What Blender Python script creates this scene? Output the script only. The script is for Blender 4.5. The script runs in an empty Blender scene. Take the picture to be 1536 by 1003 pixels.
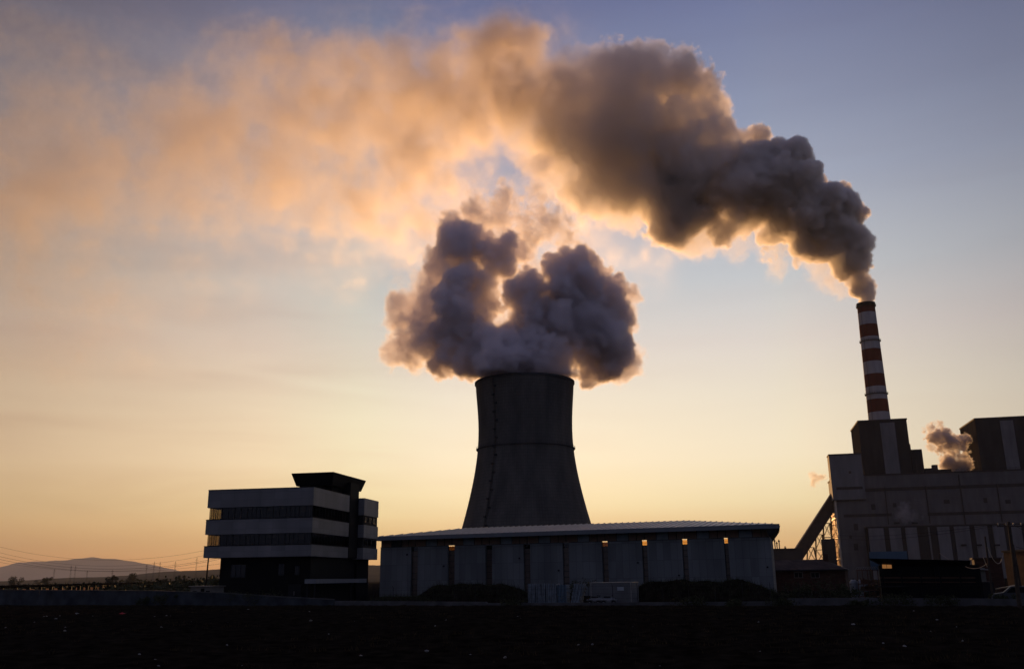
import bpy, bmesh, math, random, os
import numpy as np
from mathutils import Vector, Matrix
R = math.radians
S = bpy.context.scene
C = S.collection
random.seed(7)

# ---------------------------------------------------------------- camera
FPX = 1353.0                       # focal length in photograph pixels (1536 wide)
CAM = Vector((0, 0, 2.8))
cam_data = bpy.data.cameras.new('camera')
cam_data.lens = 36 * FPX / 1536
cam_data.clip_start = 0.5
cam_data.clip_end = 90000
cam = bpy.data.objects.new('camera', cam_data)
C.objects.link(cam)
MROT = Matrix.Rotation(R(90 + 15.1), 4, 'X') @ Matrix.Rotation(R(-0.72), 4, 'Z')
cam.matrix_world = Matrix.Translation(CAM) @ MROT
S.camera = cam

# ---------------------------------------------------------------- sky and sun
SUN_EL, SUN_AZ = 6.0, 1.3          # low sun behind the cooling tower
world = bpy.data.worlds.new('World')
S.world = world
world.use_nodes = True
wt = world.node_tree
wbg = wt.nodes['Background']


def lin(c):
    out = []
    for v in c:
        v = v / 255.0
        out.append(v / 12.92 if v <= 0.04045 else ((v + 0.055) / 1.055) ** 2.4)
    return out


def ramp(tree, stops, interp='B_SPLINE'):
    n = tree.nodes.new('ShaderNodeValToRGB')
    n.color_ramp.interpolation = interp
    el = n.color_ramp.elements
    while len(el) > 1:
        el.remove(el[-1])
    for i, (p, c) in enumerate(stops):
        e = el[0] if i == 0 else el.new(p)
        e.position = p
        e.color = (c[0], c[1], c[2], 1)
    return n


def mathn(tree, op, a, b=None, c=None):
    n = tree.nodes.new('ShaderNodeMath')
    n.operation = op
    for i, v in enumerate((a, b, c)):
        if v is None:
            continue
        if isinstance(v, (int, float)):
            n.inputs[i].default_value = v
        else:
            tree.links.new(v, n.inputs[i])
    return n.outputs[0]


def build_world():
    L = wt.links.new
    sky = wt.nodes.new('ShaderNodeTexSky')
    sky.sky_type = 'NISHITA'
    sky.sun_disc = False
    sky.sun_elevation = R(SUN_EL)
    sky.sun_rotation = R(SUN_AZ)
    sky.dust_density = 2.5
    tc = wt.nodes.new('ShaderNodeTexCoord')
    sep = wt.nodes.new('ShaderNodeSeparateXYZ')
    L(tc.outputs['Generated'], sep.inputs[0])
    x, y, z = sep.outputs
    h = mathn(wt, 'SQRT', mathn(wt, 'ADD', mathn(wt, 'MULTIPLY', x, x), mathn(wt, 'MULTIPLY', y, y)))
    h = mathn(wt, 'MAXIMUM', h, 0.02)
    u = mathn(wt, 'DIVIDE', x, h)
    v = mathn(wt, 'DIVIDE', y, h)
    # dusk colours from the horizon up (elevation as a share of 90 degrees)
    el = mathn(wt, 'DIVIDE', mathn(wt, 'ARCSINE', z), math.pi / 2)
    st = SKY_STOPS
    r1 = ramp(wt, [(e / 90, lin(c)) for e, c in st], 'LINEAR')
    L(el, r1.inputs[0])
    # side to side: warmer and dimmer to the left, greyer to the right
    u01 = mathn(wt, 'MULTIPLY_ADD', u, 0.5, 0.5)
    r2 = ramp(wt, SIDE_STOPS, 'B_SPLINE')
    L(u01, r2.inputs[0])
    m1 = wt.nodes.new('ShaderNodeMix'); m1.data_type = 'RGBA'; m1.blend_type = 'MULTIPLY'
    m1.inputs[0].default_value = 1
    L(r1.outputs[0], m1.inputs[6]); L(r2.outputs[0], m1.inputs[7])
    # behind the viewer the sky has already gone dark
    mr = wt.nodes.new('ShaderNodeMapRange')
    mr.interpolation_type = 'SMOOTHSTEP'
    L(v, mr.inputs[0])
    mr.inputs[1].default_value = 0.72; mr.inputs[2].default_value = -0.3
    mr.inputs[3].default_value = 0.0; mr.inputs[4].default_value = 1.0
    back = ramp(wt, [(0, BACK_STOPS[0]), (0.25, BACK_STOPS[1]), (1, BACK_STOPS[2])], 'LINEAR')
    L(el, back.inputs[0])
    m2 = wt.nodes.new('ShaderNodeMix'); m2.data_type = 'RGBA'
    L(mr.outputs[0], m2.inputs[0]); L(m1.outputs[2], m2.inputs[6]); L(back.outputs[0], m2.inputs[7])
    # faint high streaks, mostly to the left and low
    mp = wt.nodes.new('ShaderNodeMapping'); mp.inputs['Scale'].default_value = (2.2, 2.2, 16)
    L(tc.outputs['Generated'], mp.inputs[0])
    nz = wt.nodes.new('ShaderNodeTexNoise'); nz.inputs['Scale'].default_value = 1.6; nz.inputs['Detail'].default_value = 7; nz.inputs['Distortion'].default_value = .6
    L(mp.outputs[0], nz.inputs['Vector'])
    cr = ramp(wt, [(.30, (1.0, 1.0, 1.0)), (.52, (.97, .95, .95)), (.75, (.86, .80, .80))], 'B_SPLINE'); L(nz.outputs['Fac'], cr.inputs[0])
    mc = wt.nodes.new('ShaderNodeMix'); mc.data_type = 'RGBA'; mc.blend_type = 'MULTIPLY'
    fl = wt.nodes.new('ShaderNodeMapRange'); L(u, fl.inputs[0]); fl.inputs[1].default_value = .25; fl.inputs[2].default_value = -.4
    fl.inputs[3].default_value = .25; fl.inputs[4].default_value = 1.0
    L(fl.outputs[0], mc.inputs[0]); L(m2.outputs[2], mc.inputs[6]); L(cr.outputs[0], mc.inputs[7])
    m2 = mc
    m3 = wt.nodes.new('ShaderNodeMix'); m3.data_type = 'RGBA'; m3.blend_type = 'ADD'
    m3.inputs[0].default_value = NISHITA
    L(m2.outputs[2], m3.inputs[6]); L(sky.outputs[0], m3.inputs[7])
    L(m3.outputs[2], wbg.inputs[0])
    wbg.inputs[1].default_value = 1.0


SKY_STOPS = [(0, (250, 172, 98)), (2.0, (255, 212, 144)), (4.3, (255, 238, 190)), (7, (253, 240, 210)),
             (10.9, (238, 230, 212)), (14, (222, 215, 209)), (18, (195, 201, 207)),
             (23.5, (163, 173, 194)), (27.6, (141, 151, 178)), (35.4, (104, 113, 152)), (60, (56, 66, 108)), (90, (45, 54, 95))]
SIDE_STOPS = [(0, (.12, .10, .10)), (.26, (.80, .63, .50)), (.40, (1.08, 1.0, .90)), (.52, (1.22, 1.19, 1.10)),
              (.62, (1.14, 1.12, 1.08)), (.76, (.70, .69, .72)), (1, (.12, .14, .2))]
BACK_STOPS = [(.084, .092, .134), (.108, .120, .190), (.14, .15, .29)]
NISHITA = 0.004
build_world()

sd = bpy.data.lights.new('sun', 'SUN')
sd.energy = 3.0
sd.angle = R(0.6)
sd.color = (1.0, 0.52, 0.19)
sun = bpy.data.objects.new('sun', sd)
C.objects.link(sun)
sun.rotation_euler = (R(-(90 - SUN_EL)), 0, R(-SUN_AZ))

S.view_settings.view_transform = 'Standard'
S.view_settings.look = 'None'
S.view_settings.exposure = 0.0
S.view_settings.gamma = 1.0
S.view_settings.use_curve_mapping = False
S.render.engine = 'CYCLES'
S.cycles.use_denoising = True
S.cycles.max_bounces = 12
S.cycles.diffuse_bounces = 3
S.cycles.glossy_bounces = 3
S.cycles.transmission_bounces = 6
S.cycles.transparent_max_bounces = 12
S.cycles.volume_bounces = 9
S.cycles.volume_max_steps = 512
S.cycles.volume_step_rate = 1.5


# ---------------------------------------------------------------- where things stand
def ray(px, py):
    return (MROT.to_3x3() @ Vector(((px - 768) / FPX, (501.5 - py) / FPX, -1))).normalized()


def P(px, py, Y):
    """the point at depth Y seen along a line of sight"""
    d = ray(px, py)
    return CAM + d * (Y / d.y)


def PZ(px, py, z):
    """the point at height z seen along a line of sight"""
    d = ray(px, py)
    return CAM + d * ((z - CAM.z) / d.z)


# ---------------------------------------------------------------- materials
MATS = {}


def mat(name, color, rough=.8, metal=0.0, noise=.15, scale=1.0, bump=0.0, color2=None, spec=.3, streak=False, emit=None):
    """a procedural surface: base colour broken up by noise, optional rain streaks and bump"""
    if name in MATS:
        return MATS[name]
    m = bpy.data.materials.new(name); m.use_nodes = True
    t = m.node_tree; b = t.nodes['Principled BSDF']
    b.inputs['Roughness'].default_value = rough
    b.inputs['Metallic'].default_value = metal
    b.inputs['Specular IOR Level'].default_value = spec
    tc = t.nodes.new('ShaderNodeTexCoord')
    mp = t.nodes.new('ShaderNodeMapping')
    mp.inputs['Scale'].default_value = (scale, scale, scale * (.12 if streak else 1))
    t.links.new(tc.outputs['Object'], mp.inputs[0])
    nz = t.nodes.new('ShaderNodeTexNoise'); nz.inputs['Scale'].default_value = 1; nz.inputs['Detail'].default_value = 6
    t.links.new(mp.outputs[0], nz.inputs['Vector'])
    c1 = [v * (1 - noise) for v in color]; c2 = color2 or [min(1, v * (1 + noise)) for v in color]
    rp = ramp(t, [(.3, c1), (.7, c2)], 'LINEAR')
    t.links.new(nz.outputs['Fac'], rp.inputs[0])
    t.links.new(rp.outputs[0], b.inputs['Base Color'])
    if bump:
        bp = t.nodes.new('ShaderNodeBump'); bp.inputs['Strength'].default_value = bump
        bp.inputs['Distance'].default_value = .05
        n2 = t.nodes.new('ShaderNodeTexNoise'); n2.inputs['Scale'].default_value = 3 * scale; n2.inputs['Detail'].default_value = 8
        t.links.new(tc.outputs['Object'], n2.inputs['Vector'])
        t.links.new(n2.outputs['Fac'], bp.inputs['Height']); t.links.new(bp.outputs[0], b.inputs['Normal'])
    if emit:
        b.inputs['Emission Color'].default_value = (*emit[0], 1); b.inputs['Emission Strength'].default_value = emit[1]
    MATS[name] = m
    return m


def panel_mat(name, color, pitch_x, pitch_z, groove=.8, rough=.6, metal=0, spec=.3, vary=.1):
    """cladding: sheets of pitch_x by pitch_z metres with dark joints, each sheet a slightly different tone"""
    if name in MATS:
        return MATS[name]
    m = bpy.data.materials.new(name); m.use_nodes = True
    t = m.node_tree; b = t.nodes['Principled BSDF']
    b.inputs['Roughness'].default_value = rough; b.inputs['Metallic'].default_value = metal
    b.inputs['Specular IOR Level'].default_value = spec
    tc = t.nodes.new('ShaderNodeTexCoord')
    sp = t.nodes.new('ShaderNodeSeparateXYZ'); t.links.new(tc.outputs['Object'], sp.inputs[0])
    u = mathn(t, 'ADD', sp.outputs[0], sp.outputs[1])
    cx = t.nodes.new('ShaderNodeCombineXYZ'); t.links.new(u, cx.inputs[0]); t.links.new(sp.outputs[2], cx.inputs[1])
    br = t.nodes.new('ShaderNodeTexBrick'); t.links.new(cx.outputs[0], br.inputs['Vector'])
    br.offset = 0; br.inputs['Scale'].default_value = 1
    br.inputs['Brick Width'].default_value = pitch_x; br.inputs['Row Height'].default_value = pitch_z
    br.inputs['Mortar Size'].default_value = .02 * min(pitch_x, pitch_z)
    br.inputs['Color1'].default_value = (*[v * (1 - vary) for v in color], 1)
    br.inputs['Color2'].default_value = (*[v * (1 + vary) for v in color], 1)
    br.inputs['Mortar'].default_value = (*[v * groove for v in color], 1)
    nz = t.nodes.new('ShaderNodeTexNoise'); nz.inputs['Scale'].default_value = .35; nz.inputs['Detail'].default_value = 5
    mp = t.nodes.new('ShaderNodeMapping'); mp.inputs['Scale'].default_value = (1, 1, .2)
    t.links.new(tc.outputs['Object'], mp.inputs[0]); t.links.new(mp.outputs[0], nz.inputs['Vector'])
    rp = ramp(t, [(.3, (.72, .72, .72)), (.7, (1.15, 1.12, 1.1))], 'LINEAR'); t.links.new(nz.outputs['Fac'], rp.inputs[0])
    mx = t.nodes.new('ShaderNodeMix'); mx.data_type = 'RGBA'; mx.blend_type = 'MULTIPLY'; mx.inputs[0].default_value = 1
    t.links.new(br.outputs['Color'], mx.inputs[6]); t.links.new(rp.outputs[0], mx.inputs[7])
    t.links.new(mx.outputs[2], b.inputs['Base Color'])
    MATS[name] = m
    return m


def tinted_glass(name, tint, mix, rough=.02):
    """a pane one sees through, darkly, with a weak mirror on it"""
    m = bpy.data.materials.new(name); m.use_nodes = True
    t = m.node_tree; t.nodes.clear()
    tr = t.nodes.new('ShaderNodeBsdfTransparent'); tr.inputs[0].default_value = (*tint, 1)
    gl = t.nodes.new('ShaderNodeBsdfGlossy'); gl.inputs[0].default_value = (.8, .85, 1, 1); gl.inputs['Roughness'].default_value = rough
    mx = t.nodes.new('ShaderNodeMixShader'); mx.inputs[0].default_value = mix
    mo = t.nodes.new('ShaderNodeOutputMaterial')
    t.links.new(tr.outputs[0], mx.inputs[1]); t.links.new(gl.outputs[0], mx.inputs[2]); t.links.new(mx.outputs[0], mo.inputs[0])
    MATS[name] = m
    return m


def sheet_mat(name, color, trans):
    """cloth or plastic film that lets light through"""
    m = bpy.data.materials.new(name); m.use_nodes = True
    t = m.node_tree; t.nodes.clear()
    df = t.nodes.new('ShaderNodeBsdfDiffuse'); df.inputs[0].default_value = (*color, 1)
    tl = t.nodes.new('ShaderNodeBsdfTranslucent'); tl.inputs[0].default_value = (*color, 1)
    nz = t.nodes.new('ShaderNodeTexNoise'); nz.inputs['Scale'].default_value = 2
    mx = t.nodes.new('ShaderNodeMixShader'); mx.inputs[0].default_value = trans
    mo = t.nodes.new('ShaderNodeOutputMaterial')
    t.links.new(df.outputs[0], mx.inputs[1]); t.links.new(tl.outputs[0], mx.inputs[2]); t.links.new(mx.outputs[0], mo.inputs[0])
    MATS[name] = m
    return m


# ---------------------------------------------------------------- mesh helpers
class MB:
    def __init__(self):
        self.v = []; self.f = []

    def add(self, vs, fs):
        k = len(self.v); self.v += [tuple(a) for a in vs]; self.f += [tuple(i + k for i in f) for f in fs]
        return self

    def box(self, x0, x1, y0, y1, z0, z1):
        vs = [(x, y, z) for z in (z0, z1) for x, y in ((x0, y0), (x1, y0), (x1, y1), (x0, y1))]
        return self.add(vs, [(3, 2, 1, 0), (4, 5, 6, 7), (0, 1, 5, 4), (1, 2, 6, 5), (2, 3, 7, 6), (3, 0, 4, 7)])

    def prism(self, pts, z0, z1):
        n = len(pts)
        z0 = z0 if hasattr(z0, '__len__') else [z0] * n; z1 = z1 if hasattr(z1, '__len__') else [z1] * n
        vs = [(p[0], p[1], z) for p, z in zip(pts, z0)] + [(p[0], p[1], z) for p, z in zip(pts, z1)]
        return self.add(vs, [tuple(reversed(range(n))), tuple(range(n, 2 * n))] + [(i, (i + 1) % n, (i + 1) % n + n, i + n) for i in range(n)])

    def hexa(self, b, t):
        """8 corners: four below, four above, same order"""
        return self.add([tuple(p) for p in b] + [tuple(p) for p in t], [(3, 2, 1, 0), (4, 5, 6, 7), (0, 1, 5, 4), (1, 2, 6, 5), (2, 3, 7, 6), (3, 0, 4, 7)])

    def bar(self, a, b, w, h=None):
        a, b = Vector(a), Vector(b); h = h or w
        d = (b - a).normalized(); up = Vector((0, 0, 1)) if abs(d.z) < .95 else Vector((1, 0, 0))
        s = d.cross(up).normalized() * w / 2; u = s.cross(d).normalized() * h / 2
        return self.hexa([a - s - u, a + s - u, a + s + u, a - s + u], [b - s - u, b + s - u, b + s + u, b - s + u])

    def tube(self, pts, r, n=8, cap=True):
        pts = [Vector(p) for p in pts]
        rs = r if hasattr(r, '__len__') else [r] * len(pts)
        vs = []
        for i, p in enumerate(pts):
            d = (pts[min(i + 1, len(pts) - 1)] - pts[max(i - 1, 0)]).normalized()
            up = Vector((0, 0, 1)) if abs(d.z) < .9 else Vector((0, 1, 0))
            s = d.cross(up).normalized(); u = s.cross(d)
            for k in range(n):
                a = 2 * math.pi * k / n
                vs.append(p + (s * math.cos(a) + u * math.sin(a)) * rs[i])
        fs = [(i * n + k, i * n + (k + 1) % n, (i + 1) * n + (k + 1) % n, (i + 1) * n + k) for i in range(len(pts) - 1) for k in range(n)]
        if cap:
            fs += [tuple(reversed(range(n))), tuple(range((len(pts) - 1) * n, len(pts) * n))]
        return self.add(vs, fs)

    def lathe(self, prof, n=64, x=0, y=0, cap=False):
        vs = [(x + r * math.cos(2 * math.pi * k / n), y + r * math.sin(2 * math.pi * k / n), z) for r, z in prof for k in range(n)]
        fs = [(i * n + k, i * n + (k + 1) % n, (i + 1) * n + (k + 1) % n, (i + 1) * n + k) for i in range(len(prof) - 1) for k in range(n)]
        if cap:
            fs += [tuple(reversed(range(n))), tuple(range((len(prof) - 1) * n, len(prof) * n))]
        return self.add(vs, fs)

    def build(self, name, m, parent=None, smooth=False):
        me = bpy.data.meshes.new(name); me.from_pydata(self.v, [], self.f); me.materials.append(m)
        if smooth:
            me.polygons.foreach_set('use_smooth', [True] * len(me.polygons))
        me.update()
        o = bpy.data.objects.new(name, me); C.objects.link(o)
        if parent:
            o.parent = parent
        return o


def tag(o, label=None, cat=None, group=None, kind=None):
    for k, v in (('label', label), ('category', cat), ('group', group), ('kind', kind)):
        if v:
            o[k] = v
    return o


def thing(name, loc, rz, label, cat, group=None):
    o = bpy.data.objects.new(name, None); C.objects.link(o)
    o.location = loc; o.rotation_euler = (0, 0, rz)
    return tag(o, label, cat, group)


def copy_tree(o, parent=None):
    c = o.copy(); C.objects.link(c); c.parent = parent
    for ch in [k for k in bpy.data.objects if k.parent == o]:
        copy_tree(ch, c)
    return c


class Frame:
    """a building's own axes: origin o on the ground, u along the front, v towards the back"""
    def __init__(self, a, b):
        a, b = Vector((a[0], a[1], 0)), Vector((b[0], b[1], 0))
        self.o = a; self.u = (b - a).normalized(); self.v = Vector((-self.u.y, self.u.x, 0)); self.len = (b - a).length
        self.rz = math.atan2(self.u.y, self.u.x)

    def loc(self, p):
        d = Vector((p[0], p[1], 0)) - self.o
        return d.dot(self.u), d.dot(self.v), p[2] if len(p) > 2 else 0

    def hit(self, px, py, v=0.0):
        """local u and z where a line of sight meets the upright plane at depth v behind the front"""
        d = ray(px, py); n = self.v
        t = ((self.o + n * v - CAM).dot(n)) / d.dot(n)
        q = CAM + d * t
        l = self.loc(q)
        return l[0], q.z

    def hitu(self, px, py, u=0.0):
        """local v and z where a line of sight meets the upright side plane at u"""
        d = ray(px, py); n = self.u
        t = ((self.o + n * u - CAM).dot(n)) / d.dot(n)
        q = CAM + d * t
        return self.loc(q)[1], q.z


# ---------------------------------------------------------------- ground, plain, mountain, haze
def g_noise(x, y, s=1.0):
    return (math.sin(x * .9 * s + 1.3 * math.sin(y * .37 * s)) + math.sin(y * 1.7 * s + 2.1 * math.sin(x * .23 * s)) + math.sin((x * .53 + y * .81) * 2.3 * s)) / 3


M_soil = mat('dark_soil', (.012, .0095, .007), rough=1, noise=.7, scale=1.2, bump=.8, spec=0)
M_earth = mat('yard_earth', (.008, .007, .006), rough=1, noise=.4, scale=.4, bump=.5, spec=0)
M_plain = mat('plain_earth', (.05, .045, .03), rough=1, noise=.4, scale=.004, spec=.0)
M_rock = mat('mountain_rock', (.24, .19, .16), rough=1, noise=.3, scale=.0008, spec=.0)

WA, WB = Vector((-112, 147.8, 0)), Vector((70, 64.5, 0))       # line of the boundary wall in front of the yard


def wall_y(x):
    return WA.y + (x - WA.x) * (WB.y - WA.y) / (WB.x - WA.x)


def ground():
    m = MB(); m.add([(-14500, -600, 0), (14500, -600, 0), (14500, 14500, 0), (-14500, 14500, 0)], [(0, 1, 2, 3)])
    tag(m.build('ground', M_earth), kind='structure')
    # the field in front: clods and shallow furrows
    nx, ny = 420, 300
    vs, fs = [], []
    rnd = random.Random(3)
    for j in range(ny + 1):
        for i in range(nx + 1):
            x = -90 + 150 * i / nx
            yw = wall_y(x) - .4
            y = 6 + (yw - 6) * (j / ny) ** 1.15
            edge = min(1, j / 3, (ny - j) / 3, i / 3, (nx - i) / 3)
            z = .02 + edge * (.07 + .05 * g_noise(x * .25, y * .9) + .035 * g_noise(x * 1.3, y * 2.4) + rnd.random() ** 3 * .09)
            vs.append((x, y, max(.02, z)))
    for j in range(ny):
        for i in range(nx):
            a = j * (nx + 1) + i
            fs.append((a, a + 1, a + nx + 2, a + nx + 1))
    m = MB(); m.v, m.f = vs, fs
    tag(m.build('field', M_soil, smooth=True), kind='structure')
    # dry grass on it
    g = MB()
    for k in range(15000):
        x = rnd.uniform(-62, 52); y = rnd.uniform(24, wall_y(x) - .6)
        if g_noise(x * .12, y * .5) + .5 * g_noise(x * .6, y * 1.1) < .05 + rnd.random() * .3 or abs(x) > y * .62 + 3:
            continue
        for q in range(4):
            h = rnd.uniform(.08, .26); a = rnd.uniform(0, 6.28); w = .014
            bx, by = x + rnd.gauss(0, .12), y + rnd.gauss(0, .12)
            tx, ty = bx + math.cos(a) * h * .5, by + math.sin(a) * h * .5
            n = len(g.v)
            g.v += [(bx - w, by, .04), (bx + w, by, .04), (tx, ty, .05 + h)]
            g.f.append((n, n + 1, n + 2))
    tag(g.build('dry_grass', mat('straw', (.06, .042, .020), rough=1, noise=.4, scale=.5, spec=0)), kind='stuff')


def far_land():
    prof = [(-900, 878), (-500, 876), (-120, 874), (0, 871), (40, 869), (90, 867), (140, 865), (190, 862), (240, 858), (290, 855), (340, 852),
            (420, 850), (500, 848), (565, 847), (620, 849), (760, 852), (950, 850), (1160, 843), (1250, 838), (1500, 834), (1800, 830), (2300, 828)]
    vs, fs = [], []
    for i in range(len(prof) - 1):
        pass
    xs = np.arange(-900, 2301, 6)
    ys = np.interp(xs, [p[0] for p in prof], [p[1] for p in prof])
    rnd = random.Random(5)
    for px, py in zip(xs, ys):
        top = P(float(px), float(py) + 1.2 * math.sin(px * .045) * .5 + rnd.uniform(-.25, .25), 3200)
        foot = Vector((top.x * .55, 1750, -.5))
        mid = (top + foot) / 2 + Vector((0, 0, -.12 * top.z))
        vs += [foot, mid, top, Vector((top.x * 1.3, 4300, -.5))]
    for i in range(len(xs) - 1):
        for k in range(3):
            a = i * 4 + k
            fs.append((a, a + 4, a + 5, a + 1))
    m = MB(); m.v = [tuple(v) for v in vs]; m.f = fs
    tag(m.build('hill', M_plain, smooth=True), kind='structure')
    prof = [(-420, 868), (-300, 862), (-180, 866), (-90, 862), (-40, 858), (0, 850), (28, 843), (60, 841.5), (100, 839.5), (125, 836.5), (137, 835), (150, 836.5), (178, 838.5), (195, 841),
            (220, 845), (245, 850), (270, 856), (300, 862), (330, 866), (380, 862), (450, 858), (530, 856), (600, 861), (700, 868)]
    xs = np.arange(-420, 701, 4); ys = np.interp(xs, [p[0] for p in prof], [p[1] for p in prof])
    vs, fs = [], []
    for px, py in zip(xs, ys):
        top = P(float(px), float(py) + .35 * math.sin(px * .21) + rnd.uniform(-.15, .15), 12500)
        vs += [Vector((top.x * .8, 10200, -1)), Vector((top.x * .88, 11000, top.z * .35)), Vector((top.x * .96, 11900, top.z * .8)), top, Vector((top.x * 1.08, 14000, -1))]
    for i in range(len(xs) - 1):
        for k in range(4):
            a = i * 5 + k
            fs.append((a, a + 5, a + 6, a + 1))
    m = MB(); m.v = [tuple(v) for v in vs]; m.f = fs
    tag(m.build('mountain', M_rock, smooth=True), kind='structure')


def haze():
    m = MB(); m.box(-15000, 15000, -700, 15000, -1.6, 640)
    mt = bpy.data.materials.new('haze_air'); mt.use_nodes = True
    t = mt.node_tree; t.nodes.clear()
    pv = t.nodes.new('ShaderNodeVolumePrincipled'); mo = t.nodes.new('ShaderNodeOutputMaterial')
    t.links.new(pv.outputs[0], mo.inputs['Volume'])
    pv.inputs['Density'].default_value = HAZE_D; pv.inputs['Color'].default_value = (.93, .94, .95, 1); pv.inputs['Anisotropy'].default_value = .08
    o = tag(m.build('haze', mt), kind='stuff')
    return o


HAZE_D = 4.8e-5


# ---------------------------------------------------------------- office block on the left
M_white = panel_mat('white_cladding', (.19, .19, .195), 1.9, .95, .75, rough=.55)
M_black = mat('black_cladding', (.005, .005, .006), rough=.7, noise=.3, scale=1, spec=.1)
M_frame = mat('dark_frame', (.015, .015, .017), rough=.7, spec=.15)
M_glass = tinted_glass('dark_window_glass', (.42, .39, .34), .035)
M_thru = tinted_glass('corner_window_glass', (.60, .56, .46), .04)
M_int = mat('office_interior', (.02, .022, .03), rough=.9)
M_conc = mat('concrete', (.22, .21, .20), rough=.9, noise=.25, scale=.8, bump=.3)


def window(parent, x0, x1, y, z0, z1, axis='x', glass=None, n=2, name='window'):
    """a framed window on the plane y (axis x) or x (axis y); frame with its glass below it"""
    glass = glass or M_glass
    fr = MB(); g = MB(); t = .05
    w = (x1 - x0) / n

    def bx(m, a, b, d0, d1, c, d):
        m.box(a, b, d0, d1, c, d) if axis == 'x' else m.box(d0, d1, a, b, c, d)
    bx(fr, x0, x1, y - .04, y + .04, z0, z0 + t); bx(fr, x0, x1, y - .04, y + .04, z1 - t, z1)
    for k in range(n + 1):
        xx = x0 + w * k
        bx(fr, max(x0, xx - t / 2), min(x1, xx + t / 2), y - .036, y + .036, z0 + t, z1 - t)
    o = fr.build(name, M_frame, parent)
    bx(g, x0 + .03, x1 - .03, y - .006, y + .006, z0 + .03, z1 - .03)
    g.build('pane', glass, o)
    return o


def office():
    F = Frame((-41.14, 122.7), (-26.36, 120.0))
    LN, D = F.len, 13.4
    t = thing('office_building', F.o, F.rz, 'four storey office block with white bands, dark window strips and black rooftop canopy', 'office building')
    zt = [(14.71, 12.37), (10.78, 8.86), (7.34, 5.87)]
    lefts = [0.0, F.hit(308.5, 790)[0], F.hit(305.5, 828)[0]]
    for (z1, z0), l in zip(zt, lefts):
        m = MB()
        wd = .35
        m.box(l, LN, 0, wd, z0, z1)                        # front
        m.box(LN - wd, LN + .002, wd, D, z0, z1)           # near side
        m.box(l, l + wd, wd, D, z0, z1)                    # far side
        m.box(l + wd, LN - wd, D - wd, D + .003, z0, z1)   # back
        m.box(l + wd, LN - wd, wd, D - wd, z0 + .1, z0 + .45)   # slab
        b = m.build('facade_band', M_white, t)
        cp = MB(); cp.box(l - .04, LN + .04, -.04, wd + .04, z1, z1 + .06); cp.box(LN - wd - .04, LN + .04, wd + .04, D, z1, z1 + .06)
        cp.build('coping', M_frame, b)
    # roof slab and the inner core (leaves the left end see-through)
    m = MB(); m.box(.36, LN - .36, .36, D - .36, 13.2, 13.5); m.build('roof', M_conc, t)
    for (zb, zc, l) in ((10.78, 12.37, F.hit(312.5, 770)[0]), (7.34, 8.86, F.hit(309.5, 808)[0])):
        c = MB()
        zb2 = zb + .03
        c.box(l + 4.1, LN - .9, 1.2, D - .8, zb2, zc - .01)
        c.box(l + 1.1, l + 2.9, 1.5, 3.4, zb2, zc - .01)
        c.box(l + 1.1, l + 1.5, 3.4, D - 2, zb2, zc - .01)
        c.build('partition', M_int, t)
        n = 8; w = (LN - .12 - l - .1) / n
        for k in range(n):
            window(t, l + .1 + w * k + .01, l + .1 + w * (k + 1) - .01, .14, zb + .065, zc - .005, n=2 if k % 3 else 3, glass=M_thru if k == 0 else None)
        n = 6; w = (D - .4) / n
        for k in range(n):
            window(t, .25 + w * k + .01, .25 + w * (k + 1) - .01, LN - .14, zb + .065, zc - .005, axis='y', n=2)
        for k in range(3):
            window(t, .4 + 4.2 * k, .4 + 4.2 * (k + 1) - .02, l + .14, zb + .065, zc - .005, axis='y', n=3, glass=M_thru)
        for k in range(2):
            window(t, l + .5 + 2.4 * k, l + .5 + 2.4 * (k + 1) - .02, D - .14, zb + .065, zc - .005, n=2, glass=M_thru)
        bl = MB()                                                 # blinds half drawn in a few windows
        for a, b, h in ((l + 3.5, l + 3.95, .9), (l + 8.4, l + 9.6, .5), (LN - 2.2, LN - 1.2, .8)):
            bl = MB(); bl.box(a, b, .32, .35, zc - .05 - h, zc - .05); bl.build('blind', mat('blind_cloth', (.35, .35, .33), rough=.9), t)
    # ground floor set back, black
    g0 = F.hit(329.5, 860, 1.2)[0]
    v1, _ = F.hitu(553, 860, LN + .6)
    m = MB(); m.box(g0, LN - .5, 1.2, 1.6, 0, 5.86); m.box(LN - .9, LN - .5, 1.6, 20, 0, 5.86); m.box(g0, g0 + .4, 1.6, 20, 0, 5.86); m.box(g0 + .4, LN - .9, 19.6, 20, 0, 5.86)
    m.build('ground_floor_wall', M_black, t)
    for a, b, z0, z1 in ((g0 + 1.6, g0 + 3.7, 3.3, 5.0), (g0 + 8.3, g0 + 9.1, 3.5, 5.0), (g0 + 10.6, g0 + 11.2, 3.5, 4.7)):
        window(t, a, b, 1.15, z0, z1, n=3 if b - a > 2 else 2, glass=M_pale)
    d = MB(); d.box(LN - 3.4, LN - 1.6, 1.08, 1.16, .1, 2.4); dd = d.build('door', M_frame, t)
    d = MB(); d.box(LN - 2.55, LN - 2.5, .98, 1.04, 1.0, 1.5); d.build('handle', M_steel, dd)
    m = MB(); x0 = F.hit(463, 872, .1)[0]; m.box(x0, LN + 1.3, -1.2, 18, 2.45, 3.0); m.build('entrance_canopy', M_qwhite, t)
    for qx, qy in ((x0 + .2, -1), (LN + 1, -1), (LN + 1, 12)):
        m = MB(); m.box(qx, qx + .15, qy, qy + .15, 0, 2.45); m.build('canopy_post', M_frame, t)
    # stair core and the wing behind
    wv = 17.0
    u0 = F.hit(534, 760, wv)[0]; u1, wz = F.hit(547, 746.5, wv)
    v1 = F.hitu(568, 752, u1)[0]
    m = MB(); m.box(LN - 6, F.hit(538.5, 740, wv)[0], D + .01, wv + .02, 5.9, 16.6); m.build('stair_core', M_black, t)
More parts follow.
